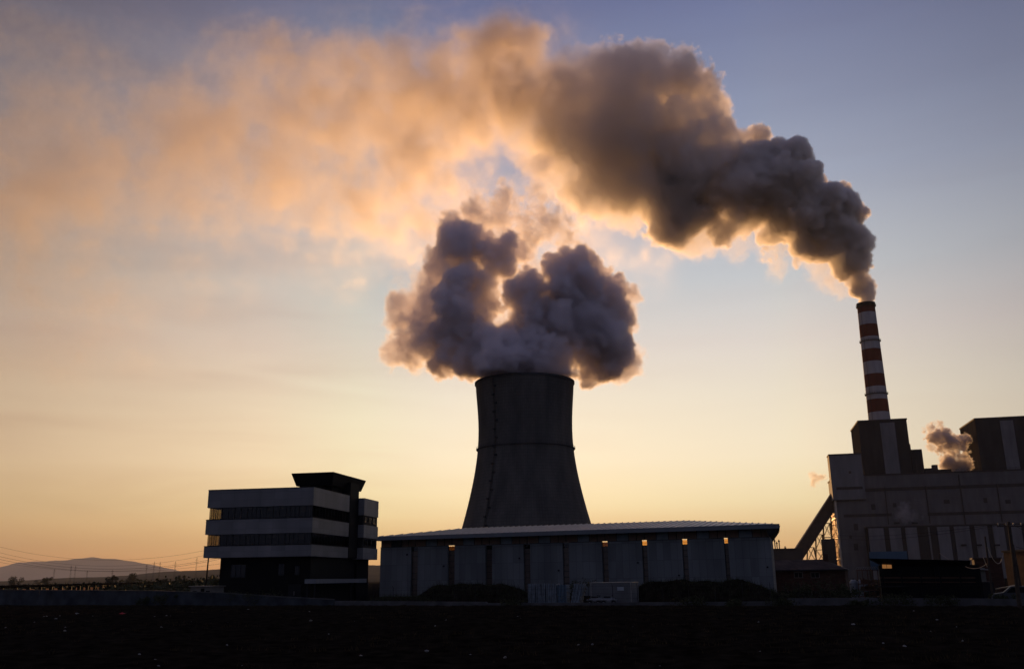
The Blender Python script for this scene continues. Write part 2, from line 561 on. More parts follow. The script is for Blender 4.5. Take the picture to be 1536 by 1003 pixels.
    ws = [F.hit(547, y, wv)[1] for y in (746.5, 772, 786.5, 805.6, 821, 838)]
    for k in (0, 2, 4):
        m = MB(); m.box(u0 - 3, u1, wv, v1, ws[k + 1], ws[k]); m.build('wing_band', M_white, t)
    for k in (1, 3):
        m = MB(); m.box(u0 - 3, u1 - .12, wv + .12, v1 - .12, ws[k + 1] + .002, ws[k] - .002); o = m.build('wing_window_strip', M_frame, t)
        for q in range(3):
            a = wv + .5 + q * (v1 - wv - 1) / 3
            window(t, a, a + (v1 - wv - 1) / 3 - .5, u1 - .1, ws[k + 1] + .3, ws[k] - .15, axis='y', n=1, glass=M_darkpane)
    m = MB(); m.box(u0 - 3, u1 - 1.1, wv + .6, v1 - .8, 0, ws[5] - .002); m.build('wing_base', M_black, t)
    # penthouse and its flared roof
    A = P(500, 708.7, 127.5); H = A.z
    L_ = PZ(437.4, 711, H); Rr = PZ(548.7, 721.9, H)
    a = Vector(F.loc(A)[:2]); l = Vector(F.loc(L_)[:2]); r = Vector(F.loc(Rr)[:2]); bk = l + r - a
    ctr = (l + r) / 2
    top = [l, a, r, bk]
    bot = [ctr + (p - ctr) * .87 for p in top]
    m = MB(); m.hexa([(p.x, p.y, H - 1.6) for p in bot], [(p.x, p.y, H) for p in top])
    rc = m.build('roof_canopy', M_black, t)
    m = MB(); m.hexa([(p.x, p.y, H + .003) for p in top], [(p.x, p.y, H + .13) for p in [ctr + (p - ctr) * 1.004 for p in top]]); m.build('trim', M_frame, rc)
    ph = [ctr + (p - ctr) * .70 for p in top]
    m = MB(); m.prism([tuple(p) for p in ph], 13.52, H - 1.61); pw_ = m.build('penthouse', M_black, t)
    return F


M_steel = mat('weathered_steel', (.28, .27, .26), rough=.45, metal=.6, noise=.2, scale=2)
M_pale = tinted_glass('pale_window_glass', (.1, .1, .1), .06, .25)
M_darkpane = tinted_glass('dark_pane', (.05, .05, .06), .25, .1)


# ---------------------------------------------------------------- long warehouse in the middle
def warehouse():
    F = Frame((-23.27, 160.76), (37.58, 136.0))
    LN, D = F.len, 18.0
    t = thing('warehouse', F.o, F.rz, 'long low warehouse of pale wall panels with tall dark slots under a shallow metal roof', 'warehouse')
    Mp = panel_mat('warehouse_panel', (.14, .158, .168), 1.08, 2.6, .55, rough=.7, vary=.14)
    Mclear = tinted_glass('clear_top_pane', (.95, .72, .40), .06)
    Mb = mat('clerestory_board_paint', (.17, .20, .22), rough=.7)
    Mdim = tinted_glass('dim_light_pane', (.28, .19, .11), .05)  # darker tints stand in for the weaker light behind the left panes
    Mdimmer = tinted_glass('dimmer_light_pane', (.07, .05, .035), .05)
    Mbrown = sheet_mat('brown_translucent_panel', (.34, .25, .20), .55)
    slots = [(616.5, 627), (671.5, 682), (728, 738), (785, 795), (843.5, 853), (902.5, 911.5), (962.5, 970.5), (1023, 1031), (1086, 1092.5)]
    E = [(F.hit(a, 818)[0], F.hit(b, 818)[0]) for a, b in slots]
    ed = [0.0] + [x for p in E for x in p] + [LN]
    HT = 8.17
    for k in range(0, len(ed), 2):
        m = MB(); m.box(ed[k], ed[k + 1], 0, .45, 0, HT); m.box(ed[k] - .0, ed[k + 1], .46, .6, .01, HT - .01)
        p = m.build('wall_panel', Mp, t)
        c = MB(); c.box(ed[k] + .003, ed[k + 1] - .003, -.05, .5, HT, HT + .07); c.build('cap', M_frame, p)
        if k % 3 != 1:
            v = MB(); cx = ed[k + 1] - .7; v.tube([(cx, -.18, 6.9 - (k % 5)), (cx, 0, 6.9 - (k % 5))], .14, 10); v.build('wall_lamp', M_frame, p)
    for si, (a, b) in enumerate(E):
        m = MB(); m.box(a + .002, b - .002, .5, .56, 0, HT - .75); m.build('slot_window', M_slot, t)
        m = MB()
        for z in np.arange(.9, 7, .95):
            m.box(a + .002, b - .002, .42, .49, z, z + .07)
        m.box(a + .002, a + .05, .43, .48, .9, 7); m.build('window_bars', M_frame, t)
        m = MB(); m.box(a + .03, b - .03, .50, .512, HT - .70, HT - .06); f = m.build('top_window', Mclear if si > 5 else (Mdim if si in (1, 5) else Mdimmer), t)
        m = MB(); m.box(a + .002, b - .002, .44, .56, HT - .75, HT - .70); m.box(a + .002, b - .002, .44, .56, HT - .40, HT - .37); m.build('frame', M_frame, f)
    # clerestory strip: brown sheets with a pale board in each bay
    z0, z1 = HT + .075, 9.42
    n = 0
    bays = [0] + [(a + b) / 2 for a, b in E] + [LN]
    for k in range(len(bays) - 1):
        a, b = bays[k], bays[k + 1]; w = b - a
        m = MB(); m.box(a + w * .30, a + w * .60, .30, .36, z0, z1); m.build('clerestory_board', Mb if k else M_int, t)
        for q0, q1 in ((0, .295), (.605, .80), (.805, 1)):
            m = MB(); m.box(a + w * q0 + .02, a + w * q1 - .02, .32, .335, z0, z1); m.build('clerestory_sheet', Mbrown, t)
    fr = MB(); fr.box(0, LN, .28, .5, z1, z1 + .12)
    for k in range(len(bays) - 1):
        w = bays[k + 1] - bays[k]
        for q in (0, .2975, .6025, .8025):
            x = bays[k] + w * q; fr.box(x - .04, x + .04, .26, .4, z0, z1)
    fr.build('clerestory_frame', M_frame, t)
    # side walls, back wall with its own glazing
    UB = F.hit(1162.5, 850, D)[0]
    m = MB(); m.box(.003, .4, .61, D, 0, 9.5); m.build('side_wall', Mp, t)
    m = MB(); m.prism([(LN - .4, .61), (LN - .003, .61), (UB, D), (UB - .4, D)], 0, 8.1); m.build('side_wall', Mp, t)
    m = MB(); m.box(.41, UB - .41, D - .4, D, 0, 6.9)
    m.build('back_wall', M_conc, t)
    m = MB()
    for x in np.linspace(.6, UB - .6, 20):
        m.box(x - .08, x + .08, D - .35, D - .2, 6.91, 10.6)
    m.build('back_glazing_bar', M_frame, t)
    m = MB(); m.box(.42, UB - .45, .7, D - .5, .03, .12); m.build('floor', M_conc, t)
    # roof: eaves, hips and ridge
    eL, eLz = F.hit(560, 803, -1.3); eR, _ = F.hit(1168.5, 786, -1.3)
    ez = 9.95
    rl, rlz = F.hit(696, 791, 14); rr, rrz = F.hit(1030, 781.5, 14)
    rz = (rlz + rrz) / 2
    eB = F.hit(1168, 790, D + 1.3)[0]
    A, B, Cc, Dd = (eL, -1.3, ez), (eR, -1.3, ez), (eB, D + 1.3, 10.3), (eL, D + 1.3, 10.7)
    r0, r1 = (rl, 14, rz), (rr, 14, rz)
    m = MB()
    m.add([A, B, Cc, Dd, r0, r1], [(0, 1, 5, 4), (1, 2, 5), (2, 3, 4, 5), (3, 0, 4)])
    up = lambda p, d: (p[0], p[1], p[2] - d)
    m.add([up(p, .12) for p in (A, B, Cc, Dd, r0, r1)], [(4, 5, 1, 0), (5, 2, 1), (5, 4, 3, 2), (4, 0, 3)])
    # standing seams
    n = int((eR - eL) / 1.05)
    for k in range(1, n):
        x = eL + (eR - eL) * k / n
        if x < rl: s = (x - eL) / (rl - eL)
        elif x > rr: s = (eR - x) / (eR - rr)
        else: s = 1
        y1 = -1.3 + 15.3 * s; zt = ez + (rz - ez) * s
        m.bar((x, -1.28, ez + .03), (x, y1, zt + .03), .10, .17)
    M_roof = mat('roof_metal', (.46, .445, .43), rough=.42, metal=.5, noise=.12, scale=.5)
    rf = m.build('roof', M_roof, t)
    m = MB(); m.box(eL, eR, -1.36, -1.301, ez - .62, ez + .03); m.prism([(eR, -1.36), (eR + .06, -1.36), (eB + .06, D + 1.3), (eB, D + 1.3)], [ez - .62] * 2 + [ez - .3] * 2, [ez + .031] * 2 + [10.33] * 2); m.box(eL - .06, eL - .001, -1.3, D + 1.3, ez - .62, ez + .03)
    m.build('fascia', mat('fascia_metal', (.14, .155, .17), rough=.6, noise=.1, scale=.6), rf)
    m = MB(); m.hexa([(.0, .2, 9.55), (LN, .2, 9.55), (LN, .5, 9.55), (0, .5, 9.55)], [(eL + .02, -1.29, ez - .6), (eR - .02, -1.29, ez - .6), (eR - .02, .5, ez - .13), (eL + .02, .5, ez - .13)])
    m.build('soffit', M_frame, rf)
    m = MB(); m.hexa([(LN - .01, -1.2, 8.11), (LN + .0, -.9, 8.11), (UB, D, 8.11), (UB - .4, D, 8.11)], [(LN - .4, -1.28, 9.75), (eR - .02, -1.28, ez - .6), (eB - .02, D + 1.2, ez - .4), (UB - .4, D + 1.2, 9.8)])
    m.build('side_soffit', M_frame, rf)
    return F


M_slot = panel_mat('slot_glass', (.10, .075, .065), .7, .5, .6, rough=.25, spec=.6)


# ---------------------------------------------------------------- cooling tower and chimney
def polar_mat(name, color, ring, seg, groove, rough=.9):
    m = bpy.data.materials.new(name); m.use_nodes = True
    t = m.node_tree; b = t.nodes['Principled BSDF']; b.inputs['Roughness'].default_value = rough; b.inputs['Specular IOR Level'].default_value = .1
    tc = t.nodes.new('ShaderNodeTexCoord'); sp = t.nodes.new('ShaderNodeSeparateXYZ'); t.links.new(tc.outputs['Object'], sp.inputs[0])
    a = mathn(t, 'ARCTAN2', sp.outputs[1], sp.outputs[0])
    cx = t.nodes.new('ShaderNodeCombineXYZ'); t.links.new(mathn(t, 'MULTIPLY', a, seg / 6.2832), cx.inputs[0]); t.links.new(mathn(t, 'DIVIDE', sp.outputs[2], ring), cx.inputs[1])
    br = t.nodes.new('ShaderNodeTexBrick'); t.links.new(cx.outputs[0], br.inputs['Vector']); br.offset = 0
    br.inputs['Scale'].default_value = 1; br.inputs['Brick Width'].default_value = 1; br.inputs['Row Height'].default_value = 1; br.inputs['Mortar Size'].default_value = .04
    br.inputs['Color1'].default_value = (*[c * .93 for c in color], 1); br.inputs['Color2'].default_value = (*[c * 1.07 for c in color], 1)
    br.inputs['Mortar'].default_value = (*[c * groove for c in color], 1)
    nz = t.nodes.new('ShaderNodeTexNoise'); nz.inputs['Scale'].default_value = .08; nz.inputs['Detail'].default_value = 6
    mp = t.nodes.new('ShaderNodeMapping'); mp.inputs['Scale'].default_value = (1.6, 1.6, .35)
    t.links.new(tc.outputs['Object'], mp.inputs[0]); t.links.new(mp.outputs[0], nz.inputs['Vector'])
    rp = ramp(t, [(.3, (.65, .65, .67)), (.7, (1.2, 1.18, 1.15))], 'LINEAR'); t.links.new(nz.outputs['Fac'], rp.inputs[0])
    mx = t.nodes.new('ShaderNodeMix'); mx.data_type = 'RGBA'; mx.blend_type = 'MULTIPLY'; mx.inputs[0].default_value = 1
    t.links.new(br.outputs['Color'], mx.inputs[6]); t.links.new(rp.outputs[0], mx.inputs[7]); t.links.new(mx.outputs[2], b.inputs['Base Color'])
    return m


def cooling_tower():
    cx, cy = 7.6, 560
    prof = [(48.6, 9), (45.5, 16), (41.6, 26), (38.6, 34.7), (36.1, 44.6), (33.9, 55.1), (31.9, 65.7), (30.3, 74), (29.6, 80), (29.3, 89.3), (29.8, 103.2), (30.5, 113), (31.0, 121.6)]
    t = thing('cooling_tower', (cx, cy, 0), 0, 'huge dark concrete cooling tower with narrow waist standing behind the warehouse', 'cooling tower')
    # finer profile through the measured points
    zs = np.linspace(9, 121.6, 60)
    co = np.polyfit([p[1] for p in prof], [p[0] for p in prof], 5)
    rs = np.polyval(co, zs)
    m = MB(); m.lathe([(float(r), float(z)) for r, z in zip(rs, zs)] + [(float(r) - .9, float(z)) for r, z in zip(rs[::-1], zs[::-1])], 128)
    m.build('shell', polar_mat('tower_concrete', (.092, .087, .080), 1.9, 150, .6), t, smooth=True)
    rt = float(rs[-1])
    m = MB(); m.lathe([(rt - .9, 120.7), (rt + .55, 120.7), (rt + .55, 121.9), (rt - .9, 121.9), (rt - .9, 120.7)], 96); m.build('rim', M_dconc, t)
    m = MB(); zr = 79.5; r0 = float(np.polyval(co, zr))
    m.lathe([(r0 - .3, zr), (r0 + .95, zr), (r0 + .95, zr + .35), (r0 - .3, zr + .35), (r0 - .3, zr)], 96)
    w = m.build('ring_walkway', M_dconc, t)
    m = MB()
    for z in (zr + .9, zr + 1.4):
        m.lathe([(r0 + .88, z), (r0 + .94, z), (r0 + .94, z + .06), (r0 + .88, z + .06), (r0 + .88, z)], 96)
    for k in range(96):
        a = 2 * math.pi * k / 96; m.box((r0 + .91) * math.cos(a) - .04, (r0 + .91) * math.cos(a) + .04, (r0 + .91) * math.sin(a) - .04, (r0 + .91) * math.sin(a) + .04, zr + .35, zr + 1.45)
    m.build('railing', M_frame, w)
    # caged ladder with rest platforms up the left of the front
    m = MB(); pl = MB()
    def at(z, ang, d):
        r = float(np.polyval(co, z)) + d
        return Vector((r * math.cos(ang), r * math.sin(ang), z))
    zz = np.arange(12, 121, 2.0)
    ang = R(-90 - 38)
    for s in (-.35, .35):
        for d in (.25, .95):
            m.tube([at(z, ang + s / 32, d) for z in zz], .07, 4)
    for z in np.arange(12, 121, .9):
        m.bar(at(z, ang - .35 / 32, .25), at(z, ang + .35 / 32, .25), .06); m.bar(at(z, ang - .35 / 32, .95), at(z, ang + .35 / 32, .95), .06)
    m.build('ladder', M_frame, t)
    for i, z in enumerate(np.arange(16, 120, 5.2)):
        a2 = ang + (.9 if i % 2 else -.9) / 32
        c = at(z, a2, .8); d = Vector((math.cos(a2), math.sin(a2), 0)); s = Vector((-d.y, d.x, 0))
        q = [c - d * .8 - s * .7, c + d * .3 - s * .7, c + d * .3 + s * .7, c - d * .8 + s * .7]
        pl.hexa(q, [p + Vector((0, 0, .9)) for p in q])
    pl.build('platform', M_frame, t)
    for k in range(44):
        a = 2 * math.pi * k / 44; b = a + math.pi / 44; c = a - math.pi / 44
        m = MB()
        for e in (b, c):
            m.tube([(52.5 * math.cos(a), 52.5 * math.sin(a), 0), (48.2 * math.cos(e), 48.2 * math.sin(e), 9.3)], .5, 6)
        m.build('leg', M_dconc, t)
    m = MB(); m.lathe([(54, 0), (54, .8), (51, .8)], 64); m.build('basin', M_dconc, t)


M_dconc = mat('dark_concrete', (.05, .05, .052), rough=.9, noise=.2, scale=.4)


def chimney():
    cx, cy, H = 262.2, 640, 195.3
    t = thing('chimney', (cx, cy, 0), 0, 'tall chimney striped in red and white with platform rings', 'chimney')
    m = bpy.data.materials.new('striped_paint'); m.use_nodes = True
    nt = m.node_tree; b = nt.nodes['Principled BSDF']; b.inputs['Roughness'].default_value = .8; b.inputs['Specular IOR Level'].default_value = .1
    tc = nt.nodes.new('ShaderNodeTexCoord'); sp = nt.nodes.new('ShaderNodeSeparateXYZ'); nt.links.new(tc.outputs['Object'], sp.inputs[0])
    z = mathn(nt, 'SUBTRACT', H - 7.2 + 9.27 * 20, sp.outputs[2])
    fr = mathn(nt, 'FRACT', mathn(nt, 'DIVIDE', z, 18.54))
    st = mathn(nt, 'LESS_THAN', fr, .5)
    nz = nt.nodes.new('ShaderNodeTexNoise'); nz.inputs['Scale'].default_value = .35; nz.inputs['Detail'].default_value = 8
    mp = nt.nodes.new('ShaderNodeMapping'); mp.inputs['Scale'].default_value = (1, 1, .15); nt.links.new(tc.outputs['Object'], mp.inputs[0]); nt.links.new(mp.outputs[0], nz.inputs['Vector'])
    wh = ramp(nt, [(.3, (.27, .26, .27)), (.7, (.38, .37, .38))], 'LINEAR'); rd = ramp(nt, [(.3, (.075, .006, .006)), (.7, (.11, .010, .010))], 'LINEAR')
    nt.links.new(nz.outputs['Fac'], wh.inputs[0]); nt.links.new(nz.outputs['Fac'], rd.inputs[0])
    mx = nt.nodes.new('ShaderNodeMix'); mx.data_type = 'RGBA'
    nt.links.new(st, mx.inputs[0]); nt.links.new(rd.outputs[0], mx.inputs[6]); nt.links.new(wh.outputs[0], mx.inputs[7])
    soot = nt.nodes.new('ShaderNodeMapRange'); nt.links.new(sp.outputs[2], soot.inputs[0])
    soot.inputs[1].default_value = H - 6; soot.inputs[2].default_value = H - 1; soot.inputs[3].default_value = 1; soot.inputs[4].default_value = .25
    m2 = nt.nodes.new('ShaderNodeMix'); m2.data_type = 'RGBA'; m2.blend_type = 'MULTIPLY'; m2.inputs[0].default_value = 1
    nt.links.new(mx.outputs[2], m2.inputs[6]); nt.links.new(soot.outputs[0], m2.inputs[7])
    nt.links.new(m2.outputs[2], b.inputs['Base Color'])
    def rad(z): return 6.15 + (H - z) * .0145
    b_ = MB(); prof = [(rad(z), z) for z in np.linspace(0, H, 30)]
    b_.lathe([(float(a), float(c)) for a, c in prof] + [(5.4, H), (5.4, H - 12)], 48); b_.build('shaft', m, t, smooth=True)
    for z in (H - 2.2, P(1298, 513, 640).z, P(1315, 592, 640).z, 60):
        m_ = MB(); r = rad(z)
        m_.lathe([(r - .2, z), (r + .8, z), (r + .8, z + .4), (r - .2, z + .4), (r - .2, z)], 40)
        for k in range(30):
            a = 2 * math.pi * k / 30; x, y = (r + .75) * math.cos(a), (r + .75) * math.sin(a)
            m_.box(x - .06, x + .06, y - .06, y + .06, z + .4, z + 1.4)
        m_.lathe([(r + .72, z + 1.3), (r + .8, z + 1.3), (r + .8, z + 1.4), (r + .72, z + 1.4), (r + .72, z + 1.3)], 40)
        m_.build('platform_ring', M_frame, t)
    m_ = MB(); m_.lathe([(6.15 + .35, H - 1.4), (6.15 + .5, H + .4), (5.4, H + .4), (5.4, H - 1)], 48); m_.build('cap', M_frame, t)
    m_ = MB()
    for s in (-.3, .3):
        m_.tube([(-(rad(z) + .25) * .85 + s * .5, -(rad(z) + .25) * .53 + s, z) for z in (60, 120, H)], .08, 4)
    m_.build('ladder', M_frame, t)


# ---------------------------------------------------------------- power plant on the right
M_plantw = panel_mat('plant_wall_panel', (.128, .118, .115), 6.0, 3.2, .9, rough=.8, vary=.05)
M_plantd = panel_mat('plant_dark_cladding', (.044, .041, .041), 2.2, 6.5, .8, rough=1, spec=0, vary=.07)
M_plantl = panel_mat('plant_light_cladding', (.18, .172, .172), 2.0, 4.5, .9, rough=.8, vary=.05)
M_stripe = mat('dark_louvre_band', (.045, .036, .033), rough=.8, noise=.2, scale=.3)


def plant():
    F = Frame((162, 460), (162 + 97, 436))
    t = thing('boiler_hall', F.o, F.rz, 'massive pale grey power plant hall with dark horizontal bands and sunlit side columns', 'power plant')
    x1 = F.hit(1600, 720)[0]
    _, zt = F.hit(1400, 709.5)
    m = MB(); m.box(0, x1, 0, 34, 0, zt); m.build('wall', M_plantw, t)
    m = MB(); m.box(-.3, x1, -.3, 34.3, zt + .01, zt + .6); m.build('parapet', M_stripe, t)
    for y0, y1, a, b in ((734.5, 738.5, 1266, 1291), (732.5, 737, 1295, 1600), (771.5, 775.5, 1266, 1338), (769, 773, 1392, 1600)):
        u0, z0 = F.hit(a, y1); u1, _ = F.hit(b, y1 - (b - a) * .02); z1 = z0 + (y1 - y0) / FPX * 480
        m = MB(); m.box(max(0, u0), min(u1, x1 - .1), -.12, -.003, z0, z1); m.build('louvre_band', M_stripe, t)
    for px in (1450,):
        u, _ = F.hit(px, 800); m = MB(); m.box(u - .25, u + .25, -.5, -.004, 0, zt - 1); m.build('downpipe', M_stripe, t)
    # roof gear and small openings on the front
    for i, (px, w_, h_) in enumerate(((1395, 2.2, 2.6), (1404, 1.2, 4.2), (1418, 3.0, 1.8), (1300, 1.0, .1))):
        u = F.hit(px, 709, 6)[0]; m = MB(); m.box(u - w_, u + w_, 6, 9, zt + .61, zt + .61 + h_); m.build('roof_unit', M_stripe, t)
    m = MB(); ua = F.hit(1388, 709)[0]
    for z in (zt + 1.1, zt + 1.6):
        m.bar((ua, .2, z), (x1, .2, z), .09)
    x = ua
    while x < x1:
        m.bar((x, .2, zt + .6), (x, .2, zt + 1.6), .08); x += 2.4
    m.build('railing', M_frame, t)
    for px, py, w_, h_ in ((1310, 760, 1.0, 1.4), (1342, 757, .8, 1.0), (1420, 752, 1.3, .9), (1478, 750, .8, 1.2), (1512, 752, 1.2, .9), (1284, 790, 1.0, 1.6), (1284, 820, 1.0, 1.6), (1276, 805, .6, .8)):
        u, z = F.hit(px, py); m = MB(); m.box(u - w_, u + w_, -.1, -.003, z - h_, z + h_); m.build('vent', M_stripe, t)
    for px in (1330, 1392, 1500):
        u = F.hit(px, 760)[0]; m = MB(); m.tube([(u, -.35, 26), (u, -.35, zt - 6)], .22, 6); m.build('duct', M_stripe, t)
    # sun-facing side: ribs and a service stair frame
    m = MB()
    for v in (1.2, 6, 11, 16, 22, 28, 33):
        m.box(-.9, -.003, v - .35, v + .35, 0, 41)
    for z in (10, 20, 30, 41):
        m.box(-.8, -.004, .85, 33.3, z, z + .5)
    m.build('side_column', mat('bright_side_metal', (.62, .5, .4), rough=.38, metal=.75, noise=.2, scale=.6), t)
    # head house at the top of the coal conveyor
    a0, z0 = F.hit(1250, 750, -1.5); a1, z1 = F.hit(1291.5, 680.5, -1.5)
    vb = F.hitu(1243, 684, a0)[0]
    zb = F.hit(1270, 749, -1.5)[1]
    m = MB(); m.box(a0, a1, -1.5, max(vb, 8), zb, z1); h = m.build('head_house', M_plantl, t)
    m = MB(); m.box(a0 - .25, a1 + .25, -1.75, max(vb, 8) + .2, z1 + .003, z1 + .5); m.build('roof', M_stripe, h)
    m = MB(); m.box(a0 + 2.0, a1 - 1, -1.62, -1.503, zb + 5, zb + 6.3); m.build('louvre_band', M_stripe, h)
    m = MB(); u, z = F.hit(1275, 708, -1.5); m.box(u - .6, u + .6, -1.6, -1.504, z - .6, z + .6); m.build('window', M_stripe, h)
    # side conveyor leg walls under the head house
    for k, (px0, px1) in enumerate(((1257, 1270),)):
        pass
    # turbine annex in front with pale piers
    va = -9.0
    u0, za = F.hit(1300, 791, va)
    m = MB(); m.box(u0, x1 - 4, va, -.6, 0, za); an = m.build('annex', M_plantd, t)
    m = MB(); m.box(u0 - .2, x1 - 4, va - .2, -.55, za + .003, za + .45); m.build('parapet', M_stripe, an)
    for a, b in ((1304, 1331), (1335, 1357), (1359.5, 1381), (1407.5, 1430), (1433, 1460), (1464, 1487), (1491, 1512), (1516, 1538), (1542, 1562)):
        s = (a - 1300) * .012
        ua, _ = F.hit(a, 810 - s, va); ub, _ = F.hit(b - 4, 810 - s, va)
        m = MB(); m.box(ua, ub, va - .5, va - .003, 0, za - .35); m.build('pier', M_plantl, an)
    m = MB(); ua = F.hit(1394, 810, va)[0]; m.box(ua, ua + .7, va - .4, va - .002, 0, za - .4); m.build('downpipe', M_plantl, an)
    for i, px in enumerate((1345, 1372, 1445, 1468, 1495)):
        u, z = F.hit(px, 817 if i > 1 else 784, va if i > 1 else 0); v = va if i > 1 else 0
        m = MB(); m.box(u - 1.2, u + 1.2, v - 1.1, v - .503 if i > 1 else v - .004, z - .35, z + .35); m.build('vent_hood', M_frame, t)
    # boiler houses on the roof
    def boiler(px0, px1, ptop, pbase, plx, ply, strips, label, vb, grp):
        u0, zt1 = F.hit(px0, ptop, vb); u1, _ = F.hit(px1, ptop, vb)
        dv, _ = F.hitu(plx, ply, u0)
        dv = max(vb + 16, min(dv, vb + 34))
        b = thing('boiler_house', F.o, F.rz, label, 'boiler house', grp)
        m = MB(); m.box(u0, u1, vb, dv, zt + .62, zt1); w = m.build('wall', M_plantd, b)
        m = MB(); m.box(u0 - .3, u1 + .3, vb - .3, dv + .3, zt1 + .003, zt1 + .7); m.build('roof', M_stripe, b)
        for a, c in strips:
            ua, _ = F.hit(a, (ptop + pbase) / 2, vb); uc, _ = F.hit(c, (ptop + pbase) / 2, vb)
            m = MB(); m.box(ua, uc, vb - .35, vb - .003, zt + .62, zt1 - 1.2); m.build('light_strip', M_plantl, w)
        return b, u0, u1, dv, zt1
    b, u0, u1, dv, z_ = boiler(1287, 1360, 632.5, 711, 1265.4, 648, ((1324, 1346),), 'dark boiler house directly beneath the striped chimney, with one pale vertical strip', 12, 'boiler houses on the plant roof')
    ua, za_ = F.hit(1365.5, 665, 12); m = MB(); m.box(u1 + .31, ua, 12.4, dv - 1, zt + .62, za_); m.build('side_shaft', M_stripe, b)
    ub, zb_ = F.hit(1383, 673, 12); m = MB(); m.box(ua + .01, ub, 12.8, dv - 2, zt + .62, zb_); lw = m.build('lower_wing', M_plantd, b)
    m = MB(); m.box(ua + 1.5, ub - 3, 12.5, 12.79, zt + 2, zb_ - 5); m.build('louvre', M_stripe, lw)
    boiler(1462, 1600, 629, 708, 1431.5, 641, ((1505, 1525),), 'dark boiler house at the right edge of the frame beyond the small steam puff', 12, 'boiler houses on the plant roof')
    # inclined coal conveyor with trestles
    cv = thing('coal_conveyor', F.o, F.rz, 'inclined enclosed coal conveyor on lattice trestles climbing to the plant head house', 'conveyor')
    vc = 8.0
    def hp(px, py): u, z = F.hit(px, py, vc); return u, z
    tu, tz = hp(1246.5, 727); bu, bz = hp(1186.5, 826)
    tb, tbz = hp(1250, 755); bb, bbz = hp(1201, 834)
    hgt = 5.6
    m = MB()
    ux = (tb + tu) / 2 + 3; d = Vector((ux - bb, 0, (tz + tbz) / 2 - (bz + bbz) / 2))
    n = Vector((-d.z, 0, d.x)).normalized()
    A0 = Vector((bb - 2, 0, (bz + bbz) / 2 - 2.0)); A1 = Vector((ux, 0, (tz + tbz) / 2))
    q = [A0 - n * hgt / 2, A1 - n * hgt / 2, A1 + n * hgt / 2, A0 + n * hgt / 2]
    m.add([(p.x, vc, p.z) for p in q] + [(p.x, vc + 5, p.z) for p in q], [(0, 1, 2, 3), (7, 6, 5, 4), (0, 4, 5, 1), (1, 5, 6, 2), (2, 6, 7, 3), (3, 7, 4, 0)])
    g = m.build('gallery', mat('conveyor_cladding', (.075, .05, .035), rough=.75, noise=.2, scale=.5), cv)
    m = MB()
    L_ = (A1 - A0).length; k = 0; dd = (A1 - A0).normalized()
    while k * 4 < L_:
        p = A0 + dd * (k * 4); a = p - n * (hgt / 2); c = p + n * (hgt / 2)
        m.bar((a.x, vc - .12, a.z), (c.x, vc - .12, c.z), .22); k += 1
    m.build('rib', M_stripe, g)
    m = MB()
    for s in (hgt / 2 + .15,):
        for v in (vc - .35, vc + 5.35):
            a, c = A0 + n * s, A1 + n * s; m.bar((a.x, v, a.z), (c.x, v, c.z), .35, .5)
    m.build('sunlit_edge', mat('sunlit_edge_tone', (.55, .4, .26), rough=.5, metal=.5), g)  # bar added for the sunlit upper edge, its orange put into the colour
    for f in (.22, .42, .60, .78, .93):
        p = A0 + dd * (L_ * f) - n * hgt / 2
        w = 3.4; m = MB(); zt2 = p.z
        for v in (vc, vc + 5):
            for s in (-1, 1):
                m.bar((p.x + s * w, v, 0), (p.x + s * w * .45, v, zt2 - .1), .35)
            nz = max(2, int(zt2 / 6))
            for j in range(nz):
                za0, zb0 = zt2 * j / nz, zt2 * (j + 1) / nz
                wa, wb = w * (1 - .55 * j / nz), w * (1 - .55 * (j + 1) / nz)
                m.bar((p.x - wa, v, za0), (p.x + wb, v, zb0 - .2), .18); m.bar((p.x + wa, v, za0), (p.x - wb, v, zb0 - .2), .18)
                m.bar((p.x - wb, v, zb0 - .2), (p.x + wb, v, zb0 - .2), .2)
        for s in (-1, 1):
            m.bar((p.x + s * w, vc, .5), (p.x + s * w * .5, vc + 5, zt2 - .5), .16); m.bar((p.x + s * w, vc + 5, .5), (p.x + s * w * .5, vc, zt2 - .5), .16)
        m.build('trestle', M_rust, cv)
    m = MB(); a = F.hit(1236, 836, -2)[0]; c = F.hit(1255, 836, -2)[0]; zz = F.hit(1240, 808, -2)[1]; m.box(a, c, -2, 6, 0, zz); m.build('transfer_house', M_plantd, cv)
    # low sheds by the foot of the conveyor
    s = thing('conveyor_shed', F.o, F.rz, 'low dark shed with pipes on its roof at the foot of the conveyor', 'shed')
    a = F.hit(1150, 850, -20)[0]; c = F.hit(1206, 850, -20)[0]; z = F.hit(1175, 824, -20)[1]
    m = MB(); m.box(a, c, -20, -6, 0, z); m.build('wall', M_stripe, s)
    m = MB(); m.box(a, c + .4, -20.4, -5.6, z + .003, z + .6); rf = m.build('roof', M_stripe, s)
    for px, h in ((1163, 5.2), (1166, 4.0), (1169.5, 5.0), (1178, 1.8)):
        u = F.hit(px, 824, -15)[0]; m = MB(); m.tube([(u, -15, z + .6), (u, -15, z + h)], .25, 8); m.tube([(u, -15, z + h - 1.0), (u, -15, z + h - .6)], .5, 8); m.build('pipe', M_frame, rf)
    return F


